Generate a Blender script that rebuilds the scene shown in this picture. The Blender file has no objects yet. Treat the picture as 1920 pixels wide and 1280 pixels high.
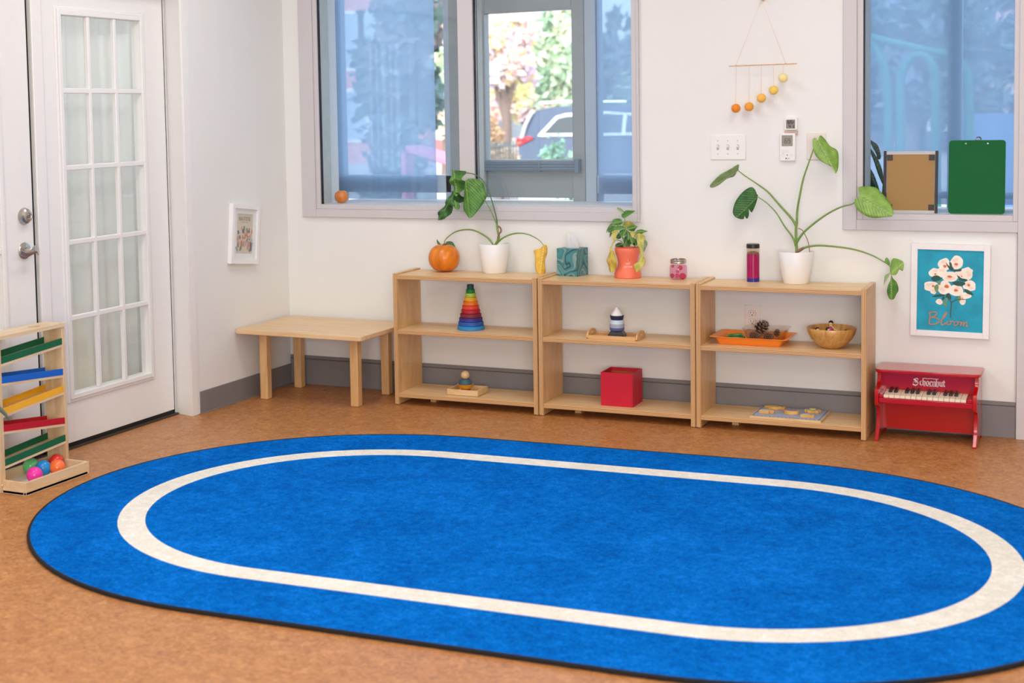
import bpy, bmesh, math, random
from mathutils import Vector, Matrix
random.seed(7)
SC = bpy.context.scene
COL = SC.collection
PI = math.pi

# ------------------------------------------------------------------ camera
CP = Vector((4.0292, -6.574, 1.4322))
YAW, PITCH, ROLL, FPX = 0.4691, -0.0710, -0.0202, 2692.64
OX, OY = -205.55, -232.68
Fv = Vector((-math.sin(YAW)*math.cos(PITCH), math.cos(YAW)*math.cos(PITCH), math.sin(PITCH)))
R0 = Vector((math.cos(YAW), math.sin(YAW), 0)); U0 = R0.cross(Fv)
Rv = R0*math.cos(ROLL)+U0*math.sin(ROLL); Uv = Rv.cross(Fv)
cam = bpy.data.cameras.new('camera'); co = bpy.data.objects.new('camera', cam); COL.objects.link(co)
m = Matrix.Identity(4)
for i in range(3):
    m[i][0] = Rv[i]; m[i][1] = Uv[i]; m[i][2] = -Fv[i]; m[i][3] = CP[i]
co.matrix_world = m
cam.sensor_width = 36; cam.lens = FPX/1920*36
cam.shift_x = -OX/1920; cam.shift_y = OY/1920
cam.clip_start = 0.05; cam.clip_end = 300
cam.dof.use_dof = True; cam.dof.focus_distance = 6.5; cam.dof.aperture_fstop = 2.8
SC.camera = co

def ray(u, v): return Fv + Rv*((u-960-OX)/FPX) - Uv*((v-640-OY)/FPX)
def P(u, v, y):
    d = ray(u, v); return CP + d*((y-CP.y)/d.y)
def PZ(u, v, z):
    d = ray(u, v); return CP + d*((z-CP.z)/d.z)
def PX(u, v, x):
    d = ray(u, v); return CP + d*((x-CP.x)/d.x)

# --------------------------------------------------------------- materials
def lin(c):
    if isinstance(c, str):
        c = c.lstrip('#'); c = [int(c[i:i+2], 16)/255 for i in (0, 2, 4)]
    else: c = [x/255 for x in c]
    return [x/12.92 if x <= .04045 else ((x+.055)/1.055)**2.4 for x in c]
MATS = {}
def nodes(name):
    mt = bpy.data.materials.new(name); mt.use_nodes = True
    nt = mt.node_tree; b = nt.nodes['Principled BSDF']
    MATS[name] = mt
    return mt, nt, b
def N(nt, t, **kw):
    n = nt.nodes.new(t)
    for k, v in kw.items():
        if k.startswith('i_'): n.inputs[k[2:].replace('_', ' ')].default_value = v
        else: setattr(n, k, v)
    return n
def mat(name, c, rough=.5, metal=0, spec=.5, var=.05, vscale=20, bump=0, bscale=300, coat=0, sss=0, alpha=None, trans=0, stretch=(1, 1, 1)):
    if name in MATS: return MATS[name]
    mt, nt, b = nodes(name)
    c = lin(c); L = nt.links.new
    b.inputs['Roughness'].default_value = rough; b.inputs['Metallic'].default_value = metal
    b.inputs['Specular IOR Level'].default_value = spec
    b.inputs['Coat Weight'].default_value = coat; b.inputs['Coat Roughness'].default_value = .08
    if trans: b.inputs['Transmission Weight'].default_value = trans
    if sss:
        b.inputs['Subsurface Weight'].default_value = sss; b.inputs['Subsurface Radius'].default_value = (.01, .006, .004)
    tc = N(nt, 'ShaderNodeTexCoord'); mp = N(nt, 'ShaderNodeMapping'); mp.inputs['Scale'].default_value = stretch
    L(tc.outputs['Object'], mp.inputs['Vector'])
    n = N(nt, 'ShaderNodeTexNoise'); n.inputs['Scale'].default_value = vscale; n.inputs['Detail'].default_value = 4
    L(mp.outputs[0], n.inputs['Vector'])
    r = N(nt, 'ShaderNodeValToRGB')
    r.color_ramp.elements[0].position = .3; r.color_ramp.elements[1].position = .7
    r.color_ramp.elements[0].color = [x*(1-var) for x in c]+[1]
    r.color_ramp.elements[1].color = [min(1, x*(1+var)) for x in c]+[1]
    L(n.outputs['Fac'], r.inputs[0]); L(r.outputs[0], b.inputs['Base Color'])
    if bump:
        n2 = N(nt, 'ShaderNodeTexNoise'); n2.inputs['Scale'].default_value = bscale; n2.inputs['Detail'].default_value = 3
        L(mp.outputs[0], n2.inputs['Vector'])
        bp = N(nt, 'ShaderNodeBump'); bp.inputs['Strength'].default_value = bump; bp.inputs['Distance'].default_value = .002
        L(n2.outputs['Fac'], bp.inputs['Height']); L(bp.outputs[0], b.inputs['Normal'])
    return mt
def wood(name, c1, c2, stretch=(1, 14, 14), scale=3.0, rough=.42, coat=.15, ply=False):
    """fine grain running along the axis whose stretch is smallest"""
    if name in MATS: return MATS[name]
    mt, nt, b = nodes(name); L = nt.links.new
    tc = N(nt, 'ShaderNodeTexCoord'); mp = N(nt, 'ShaderNodeMapping'); mp.inputs['Scale'].default_value = stretch
    L(tc.outputs['Object'], mp.inputs['Vector'])
    n = N(nt, 'ShaderNodeTexNoise'); n.inputs['Scale'].default_value = scale; n.inputs['Detail'].default_value = 6; n.inputs['Distortion'].default_value = .6
    n.inputs['Roughness'].default_value = .6
    L(mp.outputs[0], n.inputs['Vector'])
    r = N(nt, 'ShaderNodeValToRGB'); e = r.color_ramp.elements
    e[0].position = .32; e[1].position = .62
    e[0].color = lin(c2)+[1]; e[1].color = lin(c1)+[1]
    L(n.outputs['Fac'], r.inputs[0])
    L(r.outputs[0], b.inputs['Base Color'])
    b.inputs['Roughness'].default_value = rough; b.inputs['Coat Weight'].default_value = coat; b.inputs['Coat Roughness'].default_value = .25
    bp = N(nt, 'ShaderNodeBump'); bp.inputs['Strength'].default_value = .08; bp.inputs['Distance'].default_value = .001
    L(n.outputs['Fac'], bp.inputs['Height']); L(bp.outputs[0], b.inputs['Normal'])
    return mt
def plyedge(name):
    """edge of plywood: thin plies, lines along x and z of the object"""
    mt, nt, b = nodes(name); L = nt.links.new
    tc = N(nt, 'ShaderNodeTexCoord'); n = N(nt, 'ShaderNodeTexNoise'); n.inputs['Scale'].default_value = 6
    mp = N(nt, 'ShaderNodeMapping'); mp.inputs['Scale'].default_value = (3, 3, 3)
    L(tc.outputs['UV'], mp.inputs['Vector'])
    w = N(nt, 'ShaderNodeTexWave'); w.inputs['Scale'].default_value = .085; w.inputs['Distortion'].default_value = 1.6; w.inputs['Detail'].default_value = 2
    w.bands_direction = 'Y'
    L(mp.outputs[0], w.inputs['Vector'])
    r = N(nt, 'ShaderNodeValToRGB'); e = r.color_ramp.elements
    e[0].position = .1; e[1].position = .6; e[0].color = lin('9c6a40')+[1]; e[1].color = lin('dcb27c')+[1]
    L(w.outputs['Fac'], r.inputs[0]); L(r.outputs[0], b.inputs['Base Color'])
    b.inputs['Roughness'].default_value = .55
    return mt
def glass(name, tint=(1, 1, 1), ior=1.45, refl=1.0, rough=0.0):
    """thin clear sheet: see-through plus a fresnel reflection"""
    mt = bpy.data.materials.new(name); mt.use_nodes = True; nt = mt.node_tree; L = nt.links.new
    nt.nodes.remove(nt.nodes['Principled BSDF']); out = nt.nodes['Material Output']
    t = N(nt, 'ShaderNodeBsdfTransparent'); t.inputs[0].default_value = (*tint, 1)
    g = N(nt, 'ShaderNodeBsdfGlossy'); g.inputs['Roughness'].default_value = rough
    ge = N(nt, 'ShaderNodeNewGeometry'); dp = N(nt, 'ShaderNodeVectorMath', operation='DOT_PRODUCT'); L(ge.outputs['Incoming'], dp.inputs[0]); L(ge.outputs['Normal'], dp.inputs[1])
    ab = N(nt, 'ShaderNodeMath', operation='ABSOLUTE'); L(dp.outputs['Value'], ab.inputs[0])
    om = N(nt, 'ShaderNodeMath', operation='SUBTRACT'); om.inputs[0].default_value = 1; L(ab.outputs[0], om.inputs[1])
    pw = N(nt, 'ShaderNodeMath', operation='POWER'); pw.inputs[1].default_value = 5; L(om.outputs[0], pw.inputs[0])
    f0 = ((ior-1)/(ior+1))**2
    mu = N(nt, 'ShaderNodeMath', operation='MULTIPLY_ADD'); mu.inputs[1].default_value = (1-f0)*refl; mu.inputs[2].default_value = f0*refl; L(pw.outputs[0], mu.inputs[0])
    mx = N(nt, 'ShaderNodeMixShader')
    L(mu.outputs[0], mx.inputs[0]); L(t.outputs[0], mx.inputs[1]); L(g.outputs[0], mx.inputs[2]); L(mx.outputs[0], out.inputs[0])
    MATS[name] = mt; return mt
def sheer(name, col, through, tint=(1, 1, 1), weave=0, transl=.5):
    """woven mesh / sheer cloth: part lets the view through, part scatters light"""
    mt = bpy.data.materials.new(name); mt.use_nodes = True; nt = mt.node_tree; L = nt.links.new
    nt.nodes.remove(nt.nodes['Principled BSDF']); out = nt.nodes['Material Output']
    t = N(nt, 'ShaderNodeBsdfTransparent'); t.inputs[0].default_value = (*tint, 1)
    d = N(nt, 'ShaderNodeBsdfDiffuse'); d.inputs[0].default_value = (*lin(col), 1)
    tr = N(nt, 'ShaderNodeBsdfTranslucent'); tr.inputs[0].default_value = (*lin(col), 1)
    m1 = N(nt, 'ShaderNodeMixShader'); m1.inputs[0].default_value = transl
    m2 = N(nt, 'ShaderNodeMixShader'); m2.inputs[0].default_value = through
    L(d.outputs[0], m1.inputs[1]); L(tr.outputs[0], m1.inputs[2]); L(m1.outputs[0], m2.inputs[1]); L(t.outputs[0], m2.inputs[2]); L(m2.outputs[0], out.inputs[0])
    if weave:
        tc = N(nt, 'ShaderNodeTexCoord'); n = N(nt, 'ShaderNodeTexNoise'); n.inputs['Scale'].default_value = 3
        mp = N(nt, 'ShaderNodeMapping'); mp.inputs['Scale'].default_value = (60, 60, 220); L(tc.outputs['Object'], mp.inputs[0]); L(mp.outputs[0], n.inputs['Vector'])
        mr = N(nt, 'ShaderNodeMapRange'); mr.inputs[3].default_value = through-weave; mr.inputs[4].default_value = through+weave
        L(n.outputs['Fac'], mr.inputs[0]); L(mr.outputs[0], m2.inputs[0])
    MATS[name] = mt; return mt
def leafmat(name, c, rib, edge=None, rough=.38):
    """leaf: colour with lighter midrib and faint veins, from the leaf's own UV"""
    mt, nt, b = nodes(name); L = nt.links.new
    uv = N(nt, 'ShaderNodeUVMap'); sp = N(nt, 'ShaderNodeSeparateXYZ'); L(uv.outputs[0], sp.inputs[0])
    tc = N(nt, 'ShaderNodeTexCoord'); n = N(nt, 'ShaderNodeTexNoise'); n.inputs['Scale'].default_value = 30; n.inputs['Detail'].default_value = 4
    L(tc.outputs['Object'], n.inputs['Vector'])
    r = N(nt, 'ShaderNodeValToRGB'); e = r.color_ramp.elements
    c1 = lin(c); e[0].position = .3; e[1].position = .72
    e[0].color = [x*.78 for x in c1]+[1]; e[1].color = (lin(edge) if edge else [min(1, x*1.25) for x in c1])+[1]
    L(n.outputs['Fac'], r.inputs[0])
    # midrib
    r2 = N(nt, 'ShaderNodeValToRGB'); e2 = r2.color_ramp.elements
    e2[0].position = 0; e2[0].color = (.75, .75, .75, 1); e2[1].position = .07; e2[1].color = (0, 0, 0, 1)
    L(sp.outputs[0], r2.inputs[0])
    mx = N(nt, 'ShaderNodeMix', data_type='RGBA'); L(r2.outputs[0], mx.inputs[0]); L(r.outputs[0], mx.inputs[6]); mx.inputs[7].default_value = (*lin(rib), 1)
    L(mx.outputs[2], b.inputs['Base Color'])
    # veins bump
    ad = N(nt, 'ShaderNodeMath', operation='MULTIPLY_ADD'); ad.inputs[1].default_value = -.35
    L(sp.outputs[0], ad.inputs[0]); L(sp.outputs[1], ad.inputs[2])
    sn = N(nt, 'ShaderNodeMath', operation='SINE'); m3 = N(nt, 'ShaderNodeMath', operation='MULTIPLY'); m3.inputs[1].default_value = 60
    L(ad.outputs[0], m3.inputs[0]); L(m3.outputs[0], sn.inputs[0])
    bp = N(nt, 'ShaderNodeBump'); bp.inputs['Strength'].default_value = .25; bp.inputs['Distance'].default_value = .002
    L(sn.outputs[0], bp.inputs['Height']); L(bp.outputs[0], b.inputs['Normal'])
    b.inputs['Roughness'].default_value = rough
    b.inputs['Subsurface Weight'].default_value = 0
    return mt

# --------------------------------------------------------------- mesh maker
class M:
    def __init__(s): s.v = []; s.f = []; s.m = []; s.uv = {}; s.sm = []
    def add(s, vs, fs, mi=0, smooth=False, X=None):
        o = len(s.v)
        s.v += [tuple(X @ Vector(p)) if X else tuple(p) for p in vs]
        for f in fs: s.f.append([o+i for i in f]); s.m.append(mi); s.sm.append(smooth)
        return s
    def box(s, x0, x1, y0, y1, z0, z1, mi=0, X=None):
        vs = [(x, y, z) for z in (z0, z1) for y in (y0, y1) for x in (x0, x1)]
        return s.add(vs, [(0, 2, 3, 1), (4, 5, 7, 6), (0, 1, 5, 4), (2, 6, 7, 3), (0, 4, 6, 2), (1, 3, 7, 5)], mi, False, X)
    def lathe(s, prof, n=32, mi=0, X=None, c=(0, 0, 0), smooth=True):
        """profile (r,z) from bottom to top; r=0 ends close it"""
        vs = []; idx = []
        for r, z in prof:
            if r <= 1e-6: idx.append([len(vs)]); vs.append((c[0], c[1], c[2]+z))
            else:
                idx.append(list(range(len(vs), len(vs)+n)))
                vs += [(c[0]+r*math.cos(2*PI*k/n), c[1]+r*math.sin(2*PI*k/n), c[2]+z) for k in range(n)]
        fs = []
        for a, b in zip(idx, idx[1:]):
            for k in range(n):
                k2 = (k+1) % n
                if len(a) == 1 and len(b) == 1: continue
                if len(a) == 1: fs.append((a[0], b[k2], b[k]))
                elif len(b) == 1: fs.append((a[k], a[k2], b[0]))
                else: fs.append((a[k], a[k2], b[k2], b[k]))
        return s.add(vs, fs, mi, smooth, X)
    def cyl(s, p, q, r, r2=None, n=16, mi=0, smooth=True, cap=True):
        return s.tube([p, q], [r, r if r2 is None else r2], n, mi, cap, smooth)
    def tube(s, pts, rad, n=8, mi=0, cap=True, smooth=True):
        pts = [Vector(p) for p in pts]
        if not isinstance(rad, (list, tuple)): rad = [rad]*len(pts)
        vs = []; ref = None
        for i, p in enumerate(pts):
            t = (pts[min(i+1, len(pts)-1)]-pts[max(i-1, 0)]).normalized()
            if ref is None: ref = t.orthogonal().normalized()
            a = (ref - t*ref.dot(t)).normalized(); ref = a; b = t.cross(a)
            for k in range(n):
                w = 2*PI*k/n; vs.append(p+a*(rad[i]*math.cos(w))+b*(rad[i]*math.sin(w)))
        fs = []
        for i in range(len(pts)-1):
            for k in range(n):
                k2 = (k+1) % n; fs.append((i*n+k, i*n+k2, (i+1)*n+k2, (i+1)*n+k))
        if cap:
            fs.append(tuple(range(n-1, -1, -1))); fs.append(tuple((len(pts)-1)*n+k for k in range(n)))
        return s.add(vs, fs, mi, smooth)
    def sphere(s, c, r, mi=0, n=24, sq=1.0):
        k = n//2
        prof = [(r*math.sin(PI*i/k) if 0 < i < k else 0, -r*sq*math.cos(PI*i/k)) for i in range(k+1)]
        return s.lathe(prof, n, mi, None, c)
    def prism(s, poly, fn0, fn1, mi=0, smooth=False):
        """poly list of 2D points mapped by fn0/fn1 to the two end faces"""
        n = len(poly); vs = [fn0(*p) for p in poly]+[fn1(*p) for p in poly]
        fs = [tuple(range(n-1, -1, -1)), tuple(range(n, 2*n))]
        s.add(vs, fs, mi, False)
        o = len(s.v)-2*n
        for i in range(n):
            j = (i+1) % n; s.f.append([o+i, o+j, o+n+j, o+n+i]); s.m.append(mi); s.sm.append(smooth)
        return s
    def build(s, name, mats, parent=None, bevel=0, seg=2, solid=0, sub=0, angle=35):
        me = bpy.data.meshes.new(name); me.from_pydata(s.v, [], s.f)
        if not isinstance(mats, (list, tuple)): mats = [mats]
        for mm in mats: me.materials.append(mm)
        for i, p in enumerate(me.polygons): p.material_index = s.m[i]; p.use_smooth = s.sm[i] or bevel > 0
        if s.uv:
            ul = me.uv_layers.new(name='UVMap')
            for li, l in enumerate(me.loops): ul.data[li].uv = s.uv.get(l.vertex_index, (0, 0))
        bm = bmesh.new(); bm.from_mesh(me)
        if not s.uv: bmesh.ops.recalc_face_normals(bm, faces=bm.faces)
        bm.to_mesh(me); bm.free()
        if hasattr(me, 'set_sharp_from_angle'): me.set_sharp_from_angle(angle=math.radians(angle))
        o = bpy.data.objects.new(name, me); COL.objects.link(o)
        if parent: o.parent = parent
        if bevel:
            b = o.modifiers.new('bevel', 'BEVEL'); b.width = bevel; b.segments = seg; b.limit_method = 'ANGLE'; b.angle_limit = math.radians(40); b.harden_normals = False
        if solid:
            b = o.modifiers.new('solid', 'SOLIDIFY'); b.thickness = solid; b.offset = 0
        if sub:
            b = o.modifiers.new('sub', 'SUBSURF'); b.levels = sub; b.render_levels = sub
        return o
def box(*a): return M().box(*a)
def tag(o, label=None, cat=None, group=None, kind=None):
    if label: o['label'] = label
    if cat: o['category'] = cat
    if group: o['group'] = group
    if kind: o['kind'] = kind
    return o
def thing(name, label, cat, loc=(0, 0, 0), rz=0, group=None):
    o = bpy.data.objects.new(name, None); COL.objects.link(o); o.location = loc; o.rotation_euler = (0, 0, rz)
    o.empty_display_size = .05
    return tag(o, label, cat, group)
def struct(name, mb, mt, **k):
    return tag(mb.build(name, mt, **k), kind='structure')
def smooth(pts, k=6, closed=False):
    pts = [Vector(p) for p in pts]; n = len(pts); out = []
    rng = range(n) if closed else range(n-1)
    for i in rng:
        if closed: p0, p1, p2, p3 = (pts[(i+d) % n] for d in (-1, 0, 1, 2))
        else: p0, p1, p2, p3 = pts[max(i-1, 0)], pts[i], pts[i+1], pts[min(i+2, n-1)]
        for j in range(k):
            t = j/k
            out.append(.5*((2*p1)+(p2-p0)*t+(2*p0-5*p1+4*p2-p3)*t*t+(3*p1-p0-3*p2+p3)*t**3))
    if not closed: out.append(pts[-1])
    return out

# materials in use
WALL = mat('wall_paint', (233, 233, 229), .6, var=.012, vscale=3, bump=.05, bscale=120, spec=.3)
TRIMG = mat('grey_window_paint', (205, 201, 202), .5, var=.01)
TRIMW = mat('white_trim_paint', (238, 236, 233), .4, var=.01)
DOORW = mat('white_door_paint', (236, 235, 232), .35, var=.01)
BLACK = mat('black_rubber', (22, 22, 24), .6)
GAPSHADE = mat('gap_shade_paint', (24, 20, 18), .9)  # near-black colour standing in for shade inside the door gaps
BASEB = mat('grey_rubber_base', (128, 124, 124), .5, var=.04, vscale=8)
METAL = mat('satin_nickel', (190, 184, 175), .28, metal=1, var=.03)
STEEL = mat('steel_screw', (200, 200, 200), .25, metal=1)
WHITEP = mat('white_plastic', (238, 237, 234), .35, var=.01)
BIRCHX = wood('birch_board', 'ecca96', 'dcb37c', (1.2, 12, 12), 3)
BIRCHZ = wood('birch_panel', 'e2b981', 'cc9b62', (12, 5, 1.2), 3)
PLY = plyedge('plywood_edge')
BEECH = wood('beech_leg', 'e0b680', 'cfa067', (14, 14, 1.5), 3)
MAPLE = wood('maple_tabletop', 'e8c596', 'dcb483', (1.5, 12, 12), 2.5, rough=.35)
PINE = wood('pine_toy', 'e6cda6', 'd8b88c', (8, 1.2, 12), 3)
PINEZ = wood('pine_upright', 'e2c69c', 'cfaa7b', (10, 10, 1.5), 4)
CLEAR = glass('clear_glass', (.98, .99, .99), 1.45, .9)

# ------------------------------------------------------------------ room
WY = .012     # face of the back wall
def floor_mat():
    mt, nt, b = nodes('mottled_cork_floor'); L = nt.links.new
    tc = N(nt, 'ShaderNodeTexCoord')
    mp = N(nt, 'ShaderNodeMapping'); mp.inputs['Scale'].default_value = (1, 1, 1); mp.inputs['Rotation'].default_value = (0, 0, .6); L(tc.outputs['Object'], mp.inputs[0])
    n1 = N(nt, 'ShaderNodeTexNoise'); n1.inputs['Scale'].default_value = 2.2; n1.inputs['Detail'].default_value = 6
    n2 = N(nt, 'ShaderNodeTexNoise'); n2.inputs['Scale'].default_value = 38; n2.inputs['Detail'].default_value = 8; n2.inputs['Roughness'].default_value = .72; n2.inputs['Distortion'].default_value = 1.5
    n3 = N(nt, 'ShaderNodeTexNoise'); n3.inputs['Scale'].default_value = 16; n3.inputs['Detail'].default_value = 6; n3.inputs['Roughness'].default_value = .7; n3.inputs['Distortion'].default_value = 1
    for n in (n1, n2, n3): L(mp.outputs[0], n.inputs['Vector'])
    r2 = N(nt, 'ShaderNodeValToRGB'); e = r2.color_ramp.elements
    e[0].position = .34; e[0].color = lin('744420')+[1]; e[1].position = .66; e[1].color = lin('dea468')+[1]
    x = e.new(.5); x.color = lin('b8793f')+[1]
    r3 = N(nt, 'ShaderNodeValToRGB'); e = r3.color_ramp.elements
    e[0].position = .35; e[0].color = lin('9c6334')+[1]; e[1].position = .68; e[1].color = lin('cd925c')+[1]
    L(n2.outputs['Fac'], r2.inputs[0]); L(n3.outputs['Fac'], r3.inputs[0])
    mx = N(nt, 'ShaderNodeMix', data_type='RGBA'); mx.inputs[0].default_value = .45; L(r2.outputs[0], mx.inputs[6]); L(r3.outputs[0], mx.inputs[7])
    L(mx.outputs[2], b.inputs['Base Color'])
    b.inputs['Roughness'].default_value = .38; b.inputs['Specular IOR Level'].default_value = .5
    bp = N(nt, 'ShaderNodeBump'); bp.inputs['Strength'].default_value = .05; bp.inputs['Distance'].default_value = .001; L(n2.outputs['Fac'], bp.inputs['Height']); L(bp.outputs[0], b.inputs['Normal'])
    return mt
struct('floor', box(-.2, 7.2, -9.2, .25, -.1, 0), floor_mat())
CEIL = mat('ceiling_paint', (235, 234, 230), .8)
struct('ceiling', box(-.2, 7.2, -9.2, .25, 2.75, 2.9), CEIL)
W1 = (.187, 1.95, .945, 2.35)    # opening of window 1: x0,x1,z0,z1
W2 = (2.955, 3.62, .93, 2.35)
wb = M()
T = .25
wb.box(-.2, W1[0], WY, T, 0, 2.75); wb.box(W1[0], W1[1], WY, T, 0, W1[2]); wb.box(W1[0], W1[1], WY, T, W1[3], 2.75)
wb.box(W1[1], W2[0], WY, T, 0, 2.75); wb.box(W2[0], W2[1], WY, T, 0, W2[2]); wb.box(W2[0], W2[1], WY, T, W2[3], 2.75); wb.box(W2[1], 7.2, WY, T, 0, 2.75)
struct('wall_back', wb, WALL)
wl = M(); DY0, DY1 = -2.83, -.852
wl.box(-.2, 0, DY1, .25, 0, 2.75); wl.box(-.2, 0, DY0, DY1, 2.1, 2.75); wl.box(-.2, 0, -9.2, DY0, 0, 2.75)
struct('wall_left', wl, WALL)
MIDG = mat('bounce_cut_grey', (150, 146, 142), .7)  # unseen walls given a darker grey to cut bounced fill
struct('wall_right', box(7.0, 7.2, -9.2, .25, 0, 2.75), MIDG)
struct('wall_front', box(-.2, 7.2, -9.2, -9.0, 0, 2.75), MIDG)

# baseboards
b = M().box(.0, 3.612, .003, WY, 0, .136).box(.0, 3.612, .0055, WY, .139, .1565).box(0, 3.612, .006, WY, .135, .14, 1)
struct('baseboard_back', b, [BASEB, mat('base_groove', (84, 81, 82), .7)], bevel=.0015)
b = M().box(0, .006, -.852, .003, .0, .108).box(0, .018, -.852, .003, 0, .004)
struct('baseboard_left', b, BASEB, bevel=.0015)

# frame right of window 2 that runs to the floor
struct('trim_1', M().box(3.6145, 3.74, -.012, WY, 0, 2.75), TRIMG, bevel=.002)
struct('trim_2', M().box(3.608, 3.613, 0, WY, .157, .88), mat('caulk', (215, 208, 200), .7))

# ------------------------------------------------------------- windows
def window(name, x0, x1, z0, z1, ox0, ox1, oz0, depth, mull=None):
    """grey frame round an opening, deep reveal, sill, glass"""
    w = M()
    f = -.006
    w.box(ox0, x0, f, WY, oz0, z1+.08); w.box(x1, ox1, f, WY, oz0, z1+.08); w.box(x0, x1, f, WY, oz0, z0); w.box(x0, x1, f, WY, z1, z1+.08)
    # inner stop
    s = .026
    w.box(x0, x0+s, .002, .05, z0, z1); w.box(x1-s, x1, .002, .05, z0, z1); w.box(x0+s, x1-s, .002, .05, z0, z0+s); w.box(x0+s, x1-s, .002, .05, z1-s, z1)
    if mull: w.box(mull[0], mull[1], -.002, .06, z0, z1)
    o = struct(name, w, TRIMG, bevel=.002)
    r = M()
    y0, y1 = .05, depth
    r.box(x0-.02, x0+s+.002, y0, y1, z0, z1)
    if mull: r.box(mull[0]+.03, mull[1], y0, y1, z0, z1)
    r.box(x1-s, x1+.02, y0, y1, z0, z1)
    o2 = r.build('window_reveal', mat('reveal_paint', (196, 200, 192), .5), o)
    sl = M().box(x0, x1, .05, .5, z0-.03, z0+s+.001)
    sl.build('window_sill', TRIMW, o)
    g = M(); ed = M()
    spans = [(x0+s, mull[0]), (mull[1], x1-s)] if mull else [(x0+s, x1-s)]
    for a, bb in spans:
        g.box(a, bb, .020, .024, z0+s, z1-s)
        ed.box(a-.0005, a+.0045, .012, .03, z0+s, z1-s)
    ed.build('glazing_gasket', BLACK, o)
    g.build('glass_pane', CLEAR, o)
    return o
window('window_1', W1[0], W1[1], W1[2], W1[3], .1057, 1.962, .9035, .12, (1.0264, 1.108))
window('window_2', W2[0], W2[1], W2[2], W2[3], 2.8965, 3.625, .884, .2)
# outer glazed front in the second frame plane
YE = .45
BLUEF = mat('blue_grey_storefront', (150, 172, 196), .45, var=.03)
GREYF = mat('grey_storefront', (150, 160, 165), .4, var=.03)
# outer frame around window 1: light blue-grey aluminium
OUTF = mat('pale_aluminium', (172, 188, 205), .4, var=.02)
e = M()
e.box(-.10, .091, YE-.03, YE+.06, .90, 2.45)                     # left stile
e.box(.091, .11, YE-.01, YE+.05, .90, 2.45)
e.box(.11, .78, YE-.02, YE+.05, 1.01, 1.105)                      # low rail
e.box(.745, .785, YE-.02, YE+.05, .90, 2.45)                      # slim stile
e.box(1.542, 1.60, YE-.03, YE+.05, .90, 2.45)
e.box(1.60, 1.615, YE-.01, YE+.05, .90, 2.45)
e.box(1.60, 2.05, YE-.02, YE+.05, 1.01, 1.105)
e.box(1.95, 2.05, YE-.02, YE+.05, 1.105, 2.45)
struct('window_3', e, OUTF, bevel=.003)
# grey opening sash with a clear pane
d = M()
d.box(.787, .93, YE-.045, YE+.04, .93, 2.45); d.box(.93, .991, YE-.035, YE+.03, .99, 2.2); d.box(1.4757, 1.542, YE-.035, YE+.03, .93, 2.2)
d.box(.991, 1.4757, YE-.035, YE+.03, 1.955, 2.2)
d.box(.93, 1.4757, YE-.02, YE+.03, .988, 1.187)
d = struct('window_4', d, GREYF, bevel=.003)
br = M().box(.94, 1.51, YE-.075, YE-.036, 1.130, 1.182)
for k in range(3): br.box(.94, 1.505, YE-.079, YE-.075, 1.136+k*.014, 1.146+k*.014)
br.box(1.30, 1.312, YE-.082, YE-.04, 1.126, 1.186); br.box(1.502, 1.522, YE-.085, YE-.03, 1.118, 1.190)
br.build('sash_rail', mat('slate_metal', (112, 134, 152), .4), d, bevel=.002)
M().box(.991, 1.4757, YE, YE+.004, 1.187, 1.955).build('glass_pane', CLEAR, d)
# outer frame of window 2
e = M()
e.box(2.80, 2.90, YE-.03, YE+.05, .9, 2.45); e.box(2.9, 3.8, YE-.02, YE+.05, 1.0, 1.03); e.box(3.285, 3.345, YE-.02, YE+.04, .9, 2.45)
e.box(3.66, 3.8, YE-.03, YE+.05, .9, 2.45)
struct('window_5', e, OUTF, bevel=.003)
# unseen boxes closing the cavity between the two frame planes (so no stray daylight goes round)
cav = M()
cav.box(-.25, 4.0, .25, YE+.03, 2.36, 2.5); cav.box(-.25, 4.0, .50, YE+.12, .4, .925)
cav.box(-.25, -.08, .25, YE+.06, .4, 2.45); cav.box(2.04, 2.82, .25, YE+.05, .4, 2.45); cav.box(3.78, 4.0, .25, YE+.05, .4, 2.45)
struct('cavity_light_block', cav, GREYF)
# woven blue shades
SHADE = sheer('blue_mesh_shade', (182, 204, 222), .45, (.80, .90, 1.0), .03, .72)
def shade(label, x0, x1, y, z0, z1):
    s = M(); n = 10
    s.box(x0, x1, y, y+.0008, z0, z1)
    o = thing('mesh_shade', label, 'window shade', ((x0+x1)/2, y, z0))
    s2 = M().box(x0-(x0+x1)/2, x1-(x0+x1)/2, 0, .0008, 0, z1-z0); s2.build('shade_cloth', SHADE, o)
    M().cyl((x0-(x0+x1)/2, .0, z1-z0), (x1-(x0+x1)/2, .0, z1-z0), .02, n=12).build('roller', GREYF, o)
    return o
shade('blue woven mesh shade over the left pane of the big window', .0-.07, .705, YE-.05, .975, 2.34)
shade('narrow blue woven mesh shade at the right end of the big window', 1.62, 1.94, YE-.05, .975, 2.34)
shade('blue woven mesh shade behind the two boards in the right window', 2.91, 3.65, YE-.05, .975, 2.34)

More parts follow.
